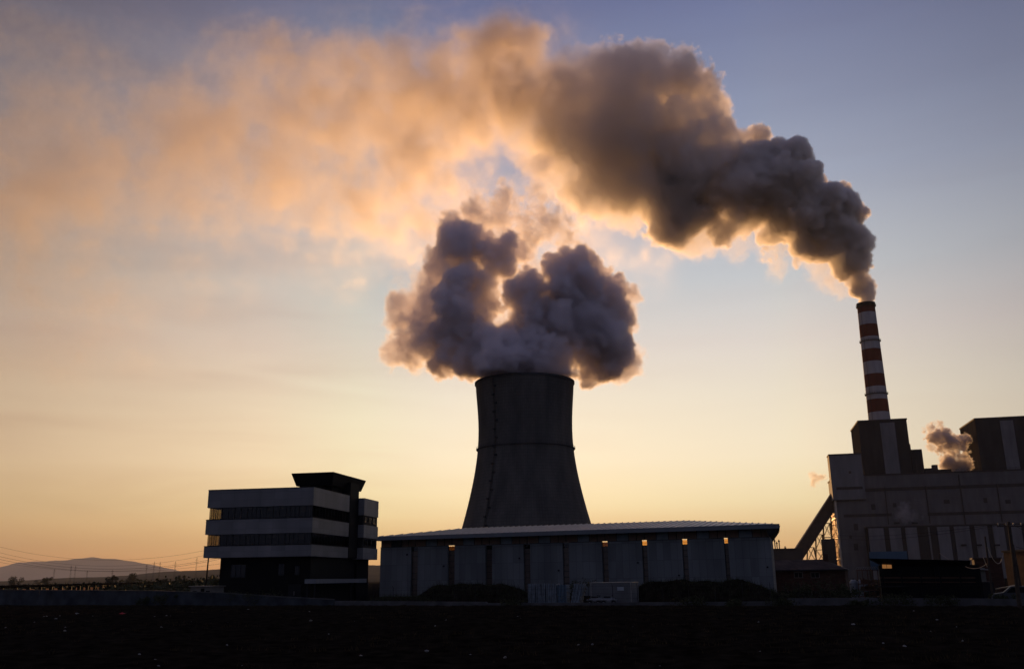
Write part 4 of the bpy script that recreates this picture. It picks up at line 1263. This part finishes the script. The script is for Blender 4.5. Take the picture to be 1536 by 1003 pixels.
def left_side():
    # scrub on the plain
    rnd = random.Random(12)
    g = MB()
    for k in range(5200):
        Y = rnd.uniform(210, 620); px = rnd.uniform(-40, 332)
        b = P(px, 880, Y); b.z = 0
        h = rnd.uniform(.5, 1) * (2.2 + .003 * Y) * (1.5 if rnd.random() < .06 else 1) * (.5 + px / 400); w = rnd.uniform(1.2, 3.5)
        for q in range(6):
            c = b + Vector((rnd.gauss(0, w * .4), rnd.gauss(0, w * .4), h * rnd.uniform(.1, .9)))
            a = Vector((rnd.gauss(0, 1), rnd.gauss(0, 1), rnd.gauss(0, 1))).normalized() * rnd.uniform(.3, .8)
            d = a.cross(Vector((rnd.gauss(0, 1), 1, rnd.gauss(0, 1)))).normalized() * .4
            n = len(g.v); g.v += [tuple(c - a), tuple(c + d), tuple(c + a), tuple(c - d)]; g.f.append((n, n + 1, n + 2, n + 3))
    tag(g.build('scrub', M_leaf), kind='stuff')
    for i, (px, Y, w, h, lb) in enumerate(((22, 640, 12, 11, 'rounded dark tree on the plain near the left edge'), (66, 700, 8, 12, 'small dark tree on the plain under the left shoulder of the mountain'), (163, 470, 5, 7.5, 'left of two small bushy trees below the mountain summit'),
                                           (171, 470, 4, 8, 'right of two small bushy trees below the mountain summit'), (196, 800, 14, 15, 'broad dark tree on the rise right of the mountain summit'), (245, 420, 5, 7, 'twiggy tree on the plain right of the bushy pair'),
                                           (270, 480, 7, 9, 'loose dark tree on the plain between the bushy pair and the office block'), (322, 330, 6, 7.5, 'bushy tree directly beside the ground floor of the office block'))):
        b = P(px, 876, Y)
        bush((b.x, b.y, 0), w * .8, h * (.72 if i not in (2, 3) else .9), lb, 'tree', 'dark trees on the plain at the left', n=1100, seed=50 + i, name='tree', leaf=h * .035)
    for i, (px, v, w, h, lb) in enumerate(((1190, 8, 3, 1.9, 'ragged dark bush right of the board pile'), (1218, 10, 4, 2.4, 'broad dark bush in front of the brick house'), (1250, 9, 3.5, 2.0, 'dark bush in front of the right end of the brick house'),
                                           (1275, 6, 3, 1.6, 'low dark bush left of the steel rack'), (865, 7, 3, 2.7, 'dark weeds rising behind the wrapped pallets'), (1345, -.9, 3, .9, 'low bush at the foot of the wall before the black shed'),
                                           (1420, -.8, 2.4, .8, 'low bush at the foot of the wall, right of the other low one'), (1290, -.7, 1.6, .5, 'tiny weed clump at the foot of the wall before the rack'), (1176, -.6, 2.2, .7, 'weed clump where the low wall steps up'), (1100, -.6, 1.6, .5, 'weed clump at the kerb in front of the right earth heap'), (400, .9, 4, 1.5, 'bush against the boundary wall in front of the office block'),
                                           (352, .9, 3, 1.7, 'bush against the boundary wall left of the office door'), (1040, -.5, 2.6, .6, 'weeds along the kerb before the right earth heap'), (770, -.5, 2.4, .45, 'weeds along the kerb left of the wrapped pallets'), (245, -.7, 2.5, 1.5, 'dark bush against the stained wall left of the cabin'), (215, -.6, 2, 1.1, 'smaller dark bush against the stained wall'),
                                           (1500, 1.8, 2.0, .9, 'dark bush by the foot of the tall utility pole'))):
        x, _ = wpos(px, v); o = WF.o + WF.u * x + WF.v * v
        bush((o.x, o.y, 0), w, h, lb, 'bush', 'dark bushes in the yard', n=650, seed=80 + i, leaf=.10)
    # conveyor belt line with sheets added to make sun glints under it
    a = P(2, 884, 150); b = P(262, 873, 330)
    a.z = 1.9; b.z = 2.6
    F = Frame((a.x, a.y), (b.x, b.y)); L_ = F.len
    t = thing('pipe_rack', F.o, F.rz, 'long dark pipe on posts running away across the plain at the left', 'pipe line')
    z0 = P(35, 882.5, 155).z + .35
    n = 26
    m = MB(); m.tube([(-12, 0, z0), (L_ * .5, 0, z0 + .25), (L_, 0, z0 + .6)], .22, 8); m.build('pipe', M_cable, t)
    for k in range(n):
        x = L_ * k / n; m = MB(); m.box(x - .15, x + .15, -.3, .3, 0, z0 + .35 * k / n - .2); m.build('post', M_black, t)
    M_s = sheet_mat('backlit_sheet', (.92, .62, .36), .9)
    for i, px in enumerate((37, 48.5, 60, 71.5, 83, 94, 105.5, 116, 127, 137, 146, 155, 163)):
        u, _ = F.hit(px, 884, .6)
        zt = z0 - .42; w = 1.15
        m = MB(); m.hexa([(u - w, .55, zt - .55), (u + w, .55, zt - .75), (u + w, .6, zt - .75), (u - w, .6, zt - .55)], [(u - w, .55, zt), (u + w, .55, zt - .1), (u + w, .6, zt - .1), (u - w, .6, zt)])
        o = m.build('glint_sheet', M_s)
        o.location = F.o; o.rotation_euler = (0, 0, F.rz)
        tag(o, 'small sheet added as an orange sun glint under the long dark pipe', 'sheet', 'sheets added for sun glints under the long pipe')


def vehicle_and_debris():
    # white pickup behind the wall at the far right
    a = wpos(1489, 3.0)[0]; o = WF.o + WF.u * (a + 2.3) + WF.v * 3.2
    t = thing('parked_van', o, WF.rz + math.pi, 'pale van parked behind the low wall at the foot of the tall utility pole', 'van')
    prof = [(-2.3, .35), (2.25, .35), (2.3, .75), (2.1, 1.0), (1.35, 1.12), (.75, 1.62), (-2.1, 1.66), (-2.3, 1.2)]
    m = MB(); n = len(prof)
    m.add([(x, -.82, z) for x, z in prof] + [(x, .82, z) for x, z in prof], [tuple(range(n)), tuple(reversed(range(n, 2 * n)))] + [(i, i + n, (i + 1) % n + n, (i + 1) % n) for i in range(n)])
    m.build('body', mat('van_paint', (.04, .047, .056), rough=.5), t)
    m = MB()
    for s in (-.835, .822):
        m.add([(x, s, z) for x, z in ((-1.9, 1.1), (1.15, 1.1), (.7, 1.52), (-1.85, 1.55))] + [(x, s + .013, z) for x, z in ((-1.9, 1.1), (1.15, 1.1), (.7, 1.52), (-1.85, 1.55))],
              [(3, 2, 1, 0), (4, 5, 6, 7), (0, 1, 5, 4), (1, 2, 6, 5), (2, 3, 7, 6), (3, 0, 4, 7)])
    m.build('window', M_black, t)
    for x in (-1.45, 1.4):
        for s in (-.72, .72):
            m = MB(); m.tube([(x, s - .12, .33), (x, s + .12, .33)], .33, 16); w = m.build('wheel', M_frame, t)
            m = MB(); m.tube([(x, s - .13, .33), (x, s + .13, .33)], .18, 12); m.build('rim', M_steel, w)
    for s in (-.6, .6):
        m = MB(); m.box(2.26, 2.32, s - .14, s + .14, .62, .78); m.build('headlight', M_steel, t)
    # long pale pipe lying on trestles
    A, B = P(1494, 883, 86), P(1524, 877.5, 82)
    M_c = mat('bright_cable', (.4, .33, .25))
    m = MB(); m.tube([tuple(A), tuple(B)], .07, 8); o = m.build('long_pipe', M_c); tag(o, 'long pale pipe propped behind the van near the right edge', 'pipe')
    for i, q in enumerate((A, B)):
        m = MB(); m.bar((q.x - .4, q.y, 0), (q.x, q.y, q.z - .07), .06); m.bar((q.x + .4, q.y, 0), (q.x, q.y, q.z - .07), .06); m.bar((q.x - .2, q.y, q.z * .5), (q.x + .2, q.y, q.z * .5), .05)
        tag(m.build('trestle', M_wood), ['wooden trestle under the left end of the long pale pipe', 'wooden trestle under the right end of the long pale pipe'][i], 'trestle', 'trestles under the long pale pipe')
    # rubbish on the field
    rnd = random.Random(77)
    spots = [(8, 941, .7), (52, 933, .6), (66, 924.5, .6), (70, 924, .7), (84, 928, 1.1), (90, 923, .5), (97, 946.5, 1.6), (98, 941, .9), (115, 920.5, 1.5), (139, 924, .8), (134, 938, .7), (55, 978, 1),
             (232, 925, 1), (250, 923, .8), (256, 924, .8), (287, 933, .9), (209, 982, 1.6), (232, 990, 1.3), (238, 999, 1.2), (242, 940.5, .9), (363, 999, 1.0), (373, 914, .9), (342, 934.5, .9), (341, 967, .8), (363, 991.5, .9), (466, 931, 1.5), (493, 951, .9), (464, 917, .6),
             (532, 932, .8), (541, 983.5, 1.3), (653, 938.5, .9), (669, 930, 1), (640, 976.5, 1.5), (706, 982, .9), (730, 968.5, .8), (738, 960, 1.4), (758, 986, 1.6), (765, 928, .6), (776, 925, 1), (781, 927.5, .8), (868, 967.5, 1.3), (889, 966.5, 1.3), (912, 967, .6), (949, 940.5, .9), (990, 1000, 1.3),
             (1138, 932.5, 1), (1141, 978, 1.4), (1219, 940, .9), (1281, 937, 1.9), (1293, 934, .9), (1371, 916, .7), (1406, 929.5, 1), (1325, 964.5, 1.0), (1357, 970, 2.2), (1460, 946.5, 1.2), (1435, 940, .6), (1396, 947, .8), (1442, 915.5, .6), (1444, 961, 1.0)]
    Ml = mat('litter_film', (.20, .20, .19), rough=.6, noise=.4, scale=6); Mr = mat('red_litter', (.5, .03, .04), rough=.5, noise=.2, scale=6)

    def scrap(px, py, s, mm, lb, grp):
        p = PZ(px, py, .1); w = s * 2.6 / FPX * p.y
        m = MB(); n = 7
        vs = [(0, 0, w * .45)]
        for k in range(n):
            a = 6.283 * k / n + rnd.uniform(-.3, .3); r = w * rnd.uniform(.3, 1.0)
            vs.append((math.cos(a) * r * 1.2, math.sin(a) * r * .8, rnd.uniform(-.02, w * .28)))
        vs += [(v[0] * .9, v[1] * .9, v[2] - .03) for v in vs[1:]]
        m.add(vs, [(0, 1 + k, 1 + (k + 1) % n) for k in range(n)] + [(1 + k, 1 + n + k, 1 + n + (k + 1) % n, 1 + (k + 1) % n) for k in range(n)] + [tuple(1 + n + k for k in reversed(range(n)))])
        o = m.build('litter_scrap', mm); o.location = (p.x, p.y, .12); o.rotation_euler = (rnd.uniform(-.2, .2), 0, rnd.uniform(0, 6))
        tag(o, lb, 'litter', grp)
    for px, py, s in spots:
        scrap(px, py, s, Ml, 'pale scrap of litter lying on the dark field', 'pale litter scattered over the field')
    scrap(183, 920.5, 1.9, Mr, 'red scrap of litter on the dark field at the left', None)


ground()
far_land()
office()
warehouse()
cooling_tower()
chimney()
plant()
boundary_wall()
yard()
right_side()
poles_and_wires()
left_side()
vehicle_and_debris()


# ---------------------------------------------------------------- steam and smoke (density grids computed here)
def spectral_noise(n, seed, beta=1.75, kmin=1.5):
    rng = np.random.default_rng(seed)
    g = rng.standard_normal(n).astype(np.float32)
    F = np.fft.rfftn(g)
    m = max(n)
    kx = np.fft.fftfreq(n[0])[:, None, None] * m
    ky = np.fft.fftfreq(n[1])[None, :, None] * m
    kz = np.fft.rfftfreq(n[2])[None, None, :] * m
    k = np.sqrt(kx * kx + ky * ky + kz * kz).astype(np.float32)
    F *= (np.maximum(k, kmin) ** -beta)
    F[0, 0, 0] = 0
    o = np.fft.irfftn(F, s=n, axes=(0, 1, 2)).astype(np.float32)
    return o / o.std()


class Cloud:
    crisp = .62

    def __init__(self, mn, mx, vox, seed, beta=1.75, kmin=2.0):
        self.mn = np.array(mn, float); self.vox = vox
        self.n = tuple(int(round((b - a) / vox)) + 1 for a, b in zip(mn, mx))
        self.mx = self.mn + (np.array(self.n) - 1) * vox
        self.d = np.zeros(self.n, np.float32)
        self.N = spectral_noise(self.n, seed, beta, kmin)
        self.ax = [self.mn[i] + np.arange(self.n[i]) * vox for i in range(3)]

    def puff(self, c, r, dens, edge, amp, sq=(1, 1, 1)):
        """a lump: solid inside, `edge` metres of fade at its rim, rim pushed about by amp metres of noise"""
        ext = r + amp * 2.2 + self.vox
        sl = []
        for i in range(3):
            lo = int(max(0, math.floor((c[i] - ext * sq[i] - self.mn[i]) / self.vox)))
            hi = int(min(self.n[i], math.ceil((c[i] + ext * sq[i] - self.mn[i]) / self.vox) + 1))
            if hi <= lo:
                return
            sl.append(slice(lo, hi))
        a = [((self.ax[i][sl[i]] - c[i]) / sq[i]).astype(np.float32) ** 2 for i in range(3)]
        dist = np.sqrt(a[0][:, None, None] + a[1][None, :, None] + a[2][None, None, :])
        sl = tuple(sl)
        f = (r - dist)
        if amp > 0:
            f += amp * self.N[sl]
        f /= edge
        np.clip(f, 0, 1, out=f)
        f = f * f * (3 - 2 * f) * dens
        np.maximum(self.d[sl], f, out=self.d[sl])

    def lump(self, c, r, dens, edge, amp, rng, n1=26, n2=7, rmin=2.0, k1=(.28, .5), flat=(1, 1, 1)):
        """a cauliflower head: a ball with balls on it with balls on them"""
        c = np.array(c, float)
        edge *= self.crisp
        self.puff(c, r * .92, dens, edge, amp)
        for _ in range(n1):
            v = rng.standard_normal(3); v /= np.linalg.norm(v)
            r1 = r * rng.uniform(*k1)
            c1 = c + v * (r * 1.02 - r1 * .55)
            self.puff(c1, r1, dens, edge * .8, amp * .6)
            if r1 * .4 < rmin:
                continue
            for _ in range(n2):
                w = rng.standard_normal(3); w /= np.linalg.norm(w)
                w = w + v; w /= np.linalg.norm(w)
                r2 = r1 * rng.uniform(.25, .5)
                self.puff(c1 + w * (r1 - r2 * .3), r2, dens, edge * .6, amp * .4)

    def build(self, name, mat, label, category, group=None):
        n, mn, mx = self.n, self.mn, self.mx
        d = self.d
        me = bpy.data.meshes.new(name + '_samples')
        me.vertices.add(d.size)
        me.attributes.new('dens', 'FLOAT', 'POINT').data.foreach_set('value', d.ravel())
        smp = bpy.data.objects.new(name + '_samples', me)
        ng = bpy.data.node_groups.new(name, 'GeometryNodeTree')
        ng.interface.new_socket('Geometry', in_out='INPUT', socket_type='NodeSocketGeometry')
        ng.interface.new_socket('Geometry', in_out='OUTPUT', socket_type='NodeSocketGeometry')
        A = ng.nodes.new; L = ng.links.new
        out = A('NodeGroupOutput'); oi = A('GeometryNodeObjectInfo'); oi.inputs['Object'].default_value = smp
        vc = A('GeometryNodeVolumeCube')
        vc.inputs['Min'].default_value = tuple(mn); vc.inputs['Max'].default_value = tuple(mx)
        for k, v in zip('XYZ', n):
            vc.inputs['Resolution ' + k].default_value = v
        pos = A('GeometryNodeInputPosition')
        mr = A('ShaderNodeMapRange'); mr.data_type = 'FLOAT_VECTOR'; mr.clamp = True
        L(pos.outputs[0], mr.inputs['Vector'])
        mr.inputs[7].default_value = tuple(mn); mr.inputs[8].default_value = tuple(mx)
        mr.inputs[9].default_value = (0, 0, 0); mr.inputs[10].default_value = tuple(k - 1 for k in n)
        sx = A('ShaderNodeSeparateXYZ'); L(mr.outputs['Vector'], sx.inputs[0])

        def im(op, a, b):
            m = A('FunctionNodeIntegerMath'); m.operation = op
            for i, v in enumerate((a, b)):
                if isinstance(v, int):
                    m.inputs[i].default_value = v
                else:
                    L(v, m.inputs[i])
            return m.outputs[0]
        q = []
        for i in range(3):
            rd = A('ShaderNodeMath'); rd.operation = 'ROUND'; L(sx.outputs[i], rd.inputs[0]); q.append(rd.outputs[0])
        idx = im('ADD', im('MULTIPLY', im('ADD', im('MULTIPLY', q[0], n[1]), q[1]), n[2]), q[2])
        si = A('GeometryNodeSampleIndex'); si.data_type = 'FLOAT'; si.domain = 'POINT'; si.clamp = True
        na = A('GeometryNodeInputNamedAttribute'); na.data_type = 'FLOAT'; na.inputs['Name'].default_value = 'dens'
        L(oi.outputs['Geometry'], si.inputs['Geometry']); L(na.outputs['Attribute'], si.inputs['Value'])
        L(idx, si.inputs['Index']); L(si.outputs['Value'], vc.inputs['Density'])
        sm = A('GeometryNodeSetMaterial'); sm.inputs['Material'].default_value = mat
        L(vc.outputs[0], sm.inputs[0]); L(sm.outputs[0], out.inputs[0])
        vd = bpy.data.volumes.new(name); vd.materials.append(mat)
        o = bpy.data.objects.new(name, vd); C.objects.link(o)
        m = o.modifiers.new('density', 'NODES'); m.node_group = ng
        o['label'] = label; o['category'] = category
        if group:
            o['group'] = group
        return o


def cloud_mat(name, dens, color, aniso):
    m = bpy.data.materials.new(name); m.use_nodes = True
    t = m.node_tree; t.nodes.clear()
    pv = t.nodes.new('ShaderNodeVolumePrincipled'); mo = t.nodes.new('ShaderNodeOutputMaterial')
    t.links.new(pv.outputs[0], mo.inputs['Volume'])
    pv.inputs['Density'].default_value = dens
    pv.inputs['Anisotropy'].default_value = aniso
    pv.inputs['Color'].default_value = (*color, 1)
    return m


def pw(px, py, r, Y):
    c = P(px, py, Y)
    return c, r * (c - CAM).length / FPX


def tower_steam():
    rng = np.random.default_rng(11)
    cl = Cloud((-88, 478, 118), (88, 628, 300), .95, 5)
    # (px, py, radius px, depth, density, edge m, noise m)
    heads = [
        (788, 552, 60, 556, 1, 3, 2), (750, 540, 44, 540, 1, 3, 2), (828, 545, 42, 545, 1, 3, 2),
        (748, 541, 30, 528, 1, 2.5, 1.5),
        (705, 522, 40, 548, 1, 3, 2.5), (680, 500, 34, 560, 1, 3, 2.5), (690, 458, 36, 546, 1, 2.5, 2),
        (640, 505, 46, 570, .4, 4.5, 3.5), (618, 470, 36, 575, .26, 6, 4), (650, 470, 40, 572, .36, 4, 3), (652, 445, 32, 572, .32, 5, 3.5),
        (610, 515, 30, 575, .26, 6, 5), (632, 540, 22, 570, .34, 6, 4), (636, 478, 22, 560, .5, 4, 3), (650, 515, 24, 558, .7, 4, 3), (665, 545, 24, 560, .9, 3.5, 2.5),
        (664, 402, 32, 566, .6, 4, 3), (695, 368, 34, 560, .8, 4, 3), (745, 382, 34, 560, 1, 4, 3), (705, 400, 30, 572, .25, 4, 3), (640, 425, 26, 570, .2, 5, 3.5),
        (682, 332, 22, 575, .45, 5, 4), (704, 318, 20, 575, .35, 5, 4), (722, 338, 24, 575, .22, 6, 5), (745, 335, 24, 580, .12, 8, 5), (735, 420, 24, 575, .14, 6, 4),
        (704, 432, 34, 556, 1, 3, 2.5), (718, 468, 26, 552, 1, 3, 2), (778, 498, 26, 550, .9, 3, 2), (752, 500, 24, 560, .2, 5, 3), (800, 450, 26, 552, 1, 3, 2),
        (772, 378, 26, 575, .5, 5, 4), (752, 408, 26, 570, .2, 5, 4), (790, 440, 34, 552, 1, 3, 2.5), (792, 470, 28, 550, 1, 3, 2), (730, 450, 20, 558, .8, 4, 3),
        (780, 345, 34, 585, .3, 9, 7), (760, 440, 22, 575, .12, 6, 5), (812, 330, 34, 585, .3, 9, 7), (800, 395, 24, 580, .10, 8, 6), (740, 310, 30, 590, .3, 9, 7),
        (840, 500, 58, 556, 1, 3, 2.5), (880, 480, 58, 556, 1, 3, 2.5), (858, 420, 44, 552, 1, 2.8, 2.2),
        (850, 398, 26, 548, 1, 2.8, 2), (905, 430, 34, 556, 1, 3, 2.5), (905, 520, 42, 560, 1, 4, 3), (928, 545, 26, 566, .25, 6, 4), (940, 440, 20, 572, .4, 6, 4),
        (880, 560, 24, 558, .9, 3, 2.5), (800, 470, 28, 545, 1, 3, 2), (928, 480, 26, 566, .3, 5, 3.5), (945, 470, 16, 566, .15, 5, 4),
        (770, 500, 22, 548, .9, 3, 2), (938, 520, 20, 570, .2, 6, 4),
        (885, 583, 12, 556, .6, 3, 2.5),
    ]
    for px, py, r, Y, dn, ed, am in heads:
        c, rr = pw(px, py, r * 1.0, Y)
        cl.lump(c, rr, dn, ed, am, rng)
    # thin veils above and around
    veil = [
        (820, 300, 34, 590, .2, 12, 9), (814, 255, 28, 590, .12, 12, 9), (850, 340, 30, 585, .25, 10, 8), (790, 320, 26, 585, .25, 8, 7), (835, 340, 36, 585, .25, 11, 8), (790, 330, 36, 590, .07, 14, 10),
        (800, 260, 26, 590, .06, 14, 8), (770, 420, 40, 590, .05, 14, 9), (640, 360, 40, 580, .04, 14, 10),
        (730, 330, 50, 590, .06, 16, 12), (760, 460, 40, 590, .08, 12, 9), (950, 470, 20, 570, .05, 8, 7),
        (605, 400, 26, 585, .03, 12, 9), (870, 360, 26, 590, .06, 12, 9),
    ]
    for px, py, r, Y, dn, ed, am in veil:
        c, rr = pw(px, py, r, Y)
        cl.puff(c, rr, dn, ed, am)
    # the rim of the tower cuts through the mass
    X = cl.ax[0][:, None, None]; Y = cl.ax[1][None, :, None]; Z = cl.ax[2][None, None, :]
    rr2 = (X - 7.6) ** 2 + (Y - 560) ** 2
    cl.d[(rr2 < 33.5 ** 2) & (Z < 121.5)] = 0
    cl.d[(rr2 > 29.5 ** 2) & (Y < 560) & (np.abs(X - 7.6) < 32) & (Z < 122.6)] = 0
    # body erosion so that the mass is not even
    cl.d *= np.clip(1 + .18 * cl.N, .5, 1.5)
    cl.build('steam_cloud', cloud_mat('tower_steam', STEAM_D, (1, .972, .985), STEAM_G),
             'billowing grey steam cloud with golden edges rising from the cooling tower', 'steam cloud')


def stack_smoke():
    rng = np.random.default_rng(23)
    cl = Cloud((-75, 640, 178), (308, 770, 435), 1.2, 9)
    Y0 = 700
    path = [(1299, 452, 12), (1297, 438, 16), (1292, 422, 22), (1281, 400, 34), (1262, 370, 48), (1235, 340, 62), (1200, 315, 72),
            (1155, 290, 80), (1105, 268, 84), (1050, 245, 90), (990, 218, 98), (930, 195, 104), (875, 168, 100), (820, 145, 88), (765, 118, 76), (715, 95, 66)]
    tot = len(path) - 1
    for i in range(tot):
        a, b = path[i], path[i + 1]
        k = 10 if i > 2 else 6
        for j in range(k):
            t = (j + rng.uniform()) / k
            px, py, r = [a[q] + (b[q] - a[q]) * t for q in range(3)]
            s = (i + t) / tot
            c, rr = pw(px, py, r, Y0 + 6 * math.sin(s * 9))
            rp = rr * (rng.uniform(.5, .7) if j % 3 == 0 else rng.uniform(.26, .5))
            v = rng.standard_normal(3); v /= np.linalg.norm(v)
            off = v * (rr - rp) * rng.uniform(.3, 1) ** .35
            soft = max(0, s - .45)
            cl.lump(np.array(c) + off, rp, math.exp(-7.6 * max(0, s - .43)), 1.8 + 14 * soft + 1.5 * s, 1.0 + 4.5 * s + 9 * soft, rng,
                    n1=13, n2=5, k1=(.22, .6))
            if i > 3 and j % 3 == 0:      # thin ragged skirt below the plume
                sk = np.array(c) + np.array((rng.normal(0, .2) * rr, rng.normal(0, .3) * rr, -rr * rng.uniform(.85, 1.1)))
                cl.puff(sk, rr * rng.uniform(.25, .45), .05, 5, 5)
    extra = [  # upper soft heads and under-lobes
        (1135, 205, 18, 700, .5, 4, 3), (952, 92, 50, 700, .17, 6, 7), (905, 112, 46, 700, .12, 8, 9), (1003, 110, 42, 700, .2, 6, 7), (972, 72, 28, 700, .17, 5, 5), (1035, 140, 34, 700, .25, 6, 6), (930, 75, 22, 700, .12, 5, 5),
        (1060, 165, 38, 700, .25, 8, 6), (880, 90, 30, 700, .07, 12, 8), (985, 150, 52, 700, .16, 10, 8), (850, 130, 45, 710, .08, 16, 10),
        (1000, 330, 26, 705, .35, 8, 6), (1085, 350, 20, 700, .5, 5, 4), (1150, 375, 20, 700, .6, 4, 4), (1195, 395, 14, 700, .5, 4, 3),
        (930, 275, 34, 705, .2, 12, 8), (1170, 392, 26, 715, .05, 8, 6), (870, 260, 50, 710, .12, 18, 10), (1035, 290, 45, 700, .7, 5, 5),
    ]
    for px, py, r, Y, dn, ed, am in extra:
        c, rr = pw(px, py, r, Y)
        cl.lump(c, rr, dn, ed, am, rng, n1=14, n2=4)
    cl.d *= np.clip(1 + .38 * cl.N, .15, 1.8)
    # the grid ends to the left where the drifting veil takes over
    x = cl.ax[0][:, None, None].astype(np.float32)
    cl.d *= np.clip((x + 72) / 150, 0, 1)
    cl.build('smoke_plume', cloud_mat('stack_smoke', SMOKE_D, (.98, .955, .935), .62),
             'dense dark smoke plume bending left from the striped chimney', 'smoke plume')


def small_steams():
    rng = np.random.default_rng(41)
    M_ = cloud_mat('small_steam', 1.3, (.9, .87, .86), .6)
    for name, box, items, lab in (
        ('steam_puff', ((186, 440, 44), (236, 490, 86)), [(1440, 695, 15, 1), (1425, 692, 14, 1), (1432, 672, 15, 1), (1440, 660, 11, 1), (1418, 672, 11, .8), (1420, 657, 12, .9), (1404, 654, 11, .7), (1396, 643, 9, .5), (1409, 637, 8, .4), (1446, 680, 9, .8), (1415, 700, 8, .5), (1398, 672, 6, .2), (1388, 645, 5, .15)],
         'small steam puff rising between the two dark boiler houses on the plant roof'),
        ('steam_wisp', ((140, 440, 42), (168, 490, 62)), [(1238, 713, 5, .35), (1232, 716, 5, .3), (1226, 720, 5, .25), (1221, 725, 4, .2), (1219, 712, 4, .08)],
         'faint orange steam wisp left of the conveyor head house'),
        ('steam_trace', ((165, 415, 24), (200, 445, 50)), [(1362, 768, 9, .10), (1352, 772, 10, .06), (1372, 775, 9, .06), (1358, 758, 6, .05)],
         'very faint steam trace drifting in front of the plant wall')):
        cl = Cloud(box[0], box[1], .42 if name != 'steam_trace' else .6, 7, 1.7, 2)
        Yc = (box[0][1] + box[1][1]) / 2
        for px, py, r, dn in items:
            c, rr = pw(px, py, r * 1.05, Yc)
            cl.lump(c, rr, dn, 1.3, 1.0, rng, n1=14, n2=4, rmin=.5)
        cl.d *= np.clip(1 + .35 * cl.N, .1, 2)
        cl.build(name, M_, lab, 'steam puff')


def veil_smoke():
    rng = np.random.default_rng(31)
    cl = Cloud((-560, 610, 110), (150, 820, 486), 2.6, 17, beta=1.85, kmin=5)
    fine = spectral_noise(cl.n, 77, 1.6, 14)
    wide = cl.N
    G = np.zeros(cl.n, np.float32)
    # px, py, half width px, half height px, density: broad soft bodies that add up
    soft = [
        (815, 180, 80, 55, .7), (760, 125, 66, 55, .8), (735, 62, 40, 36, .9), (785, 66, 30, 34, .8), (745, 262, 55, 34, .05), (700, 130, 70, 50, .5),
        (640, 120, 75, 50, .5), (570, 110, 80, 42, .5), (500, 95, 70, 36, .5), (430, 90, 60, 34, .55), (370, 105, 46, 34, .3),
        (650, 195, 90, 60, .30), (560, 210, 100, 60, .26), (470, 190, 90, 60, .20), (600, 290, 90, 50, .24), (520, 300, 80, 44, .26), (560, 330, 50, 24, .14),
        (430, 270, 80, 50, .18), (350, 230, 90, 60, .11), (270, 235, 80, 50, .09), (215, 165, 60, 34, .12), (300, 180, 60, 40, .10), (280, 290, 80, 40, .10),
        (180, 240, 100, 50, .20), (105, 255, 90, 55, .17), (10, 262, 90, 52, .17), (-80, 260, 90, 60, .2), (40, 200, 60, 26, .10), (60, 320, 80, 36, .10),
        (140, 40, 44, 30, .05), (60, 100, 130, 60, .05), (250, 400, 160, 40, .022), (80, 440, 160, 40, .03), (420, 380, 120, 40, .03), (60, 540, 160, 24, .02),
        (880, 260, 70, 60, .22), (850, 330, 50, 40, .12), (700, 340, 70, 36, .10), (640, 370, 40, 30, .06), (960, 380, 60, 40, .03),
    ]
    for px, py, hw, hh, dn in soft:
        c = P(px, py, 715); k = (c - CAM).length / FPX
        sx, sz = hw * k * .72, hh * k * .72; sy = (sx + sz) * .5
        ex = [np.exp(-.5 * ((cl.ax[i] - c[i]) / sg) ** 2).astype(np.float32) for i, sg in enumerate((sx, sy, sz))]
        G += dn * ex[0][:, None, None] * ex[1][None, :, None] * ex[2][None, None, :]
    # turbulence: the soft bodies are torn by wide and fine noise
    D = G * np.exp(.72 * wide + .62 * fine - .2)
    D -= .05 * (1 + .5 * fine) * (G > 0.05)
    cap = np.interp(cl.ax[0], (-560, -300, -120, 60), (.14, .22, .45, 1.2)).astype(np.float32)[:, None, None]
    D = cap * np.tanh(np.maximum(D, 0) / cap)
    # billowing heads along the top
    heads = [(825, 128, 36, .7), (790, 62, 38, 1), (752, 42, 34, 1), (712, 48, 28, .8), (812, 66, 22, .8), (680, 70, 22, .5), (655, 95, 24, .5), (450, 88, 34, .5), (400, 95, 28, .4), (700, 95, 34, .5), (660, 80, 22, .35), (470, 70, 26, .4), (430, 70, 26, .45),
             (525, 70, 18, .25), (600, 95, 24, .25), (560, 88, 22, .3), (350, 105, 22, .2)]
    for px, py, r, dn in heads:
        c, rr = pw(px, py, r, 715)
        cl.lump(c, rr, dn, 9, 7, rng, n1=14, n2=3, rmin=3)
    cl.d *= np.exp(.35 * fine) * .8
    cl.d = np.maximum(cl.d, D)
    # fade out at the box walls
    for i in range(3):
        n = cl.n[i]; e = np.minimum(np.arange(n), np.arange(n)[::-1]) / 6.0
        f = np.clip(e, 0, 1).astype(np.float32)
        cl.d *= f.reshape([-1 if j == i else 1 for j in range(3)])
    cl.build('smoke_veil', cloud_mat('drifting_smoke', VEIL_D, (.81, .765, .725), .84),
             'thin peach and grey smoke veil drifting across the upper left sky', 'smoke cloud')


STEAM_D, SMOKE_D, VEIL_D, STEAM_G = .42, .48, .09, .52
tower_steam()
stack_smoke()
veil_smoke()
small_steams()
haze()
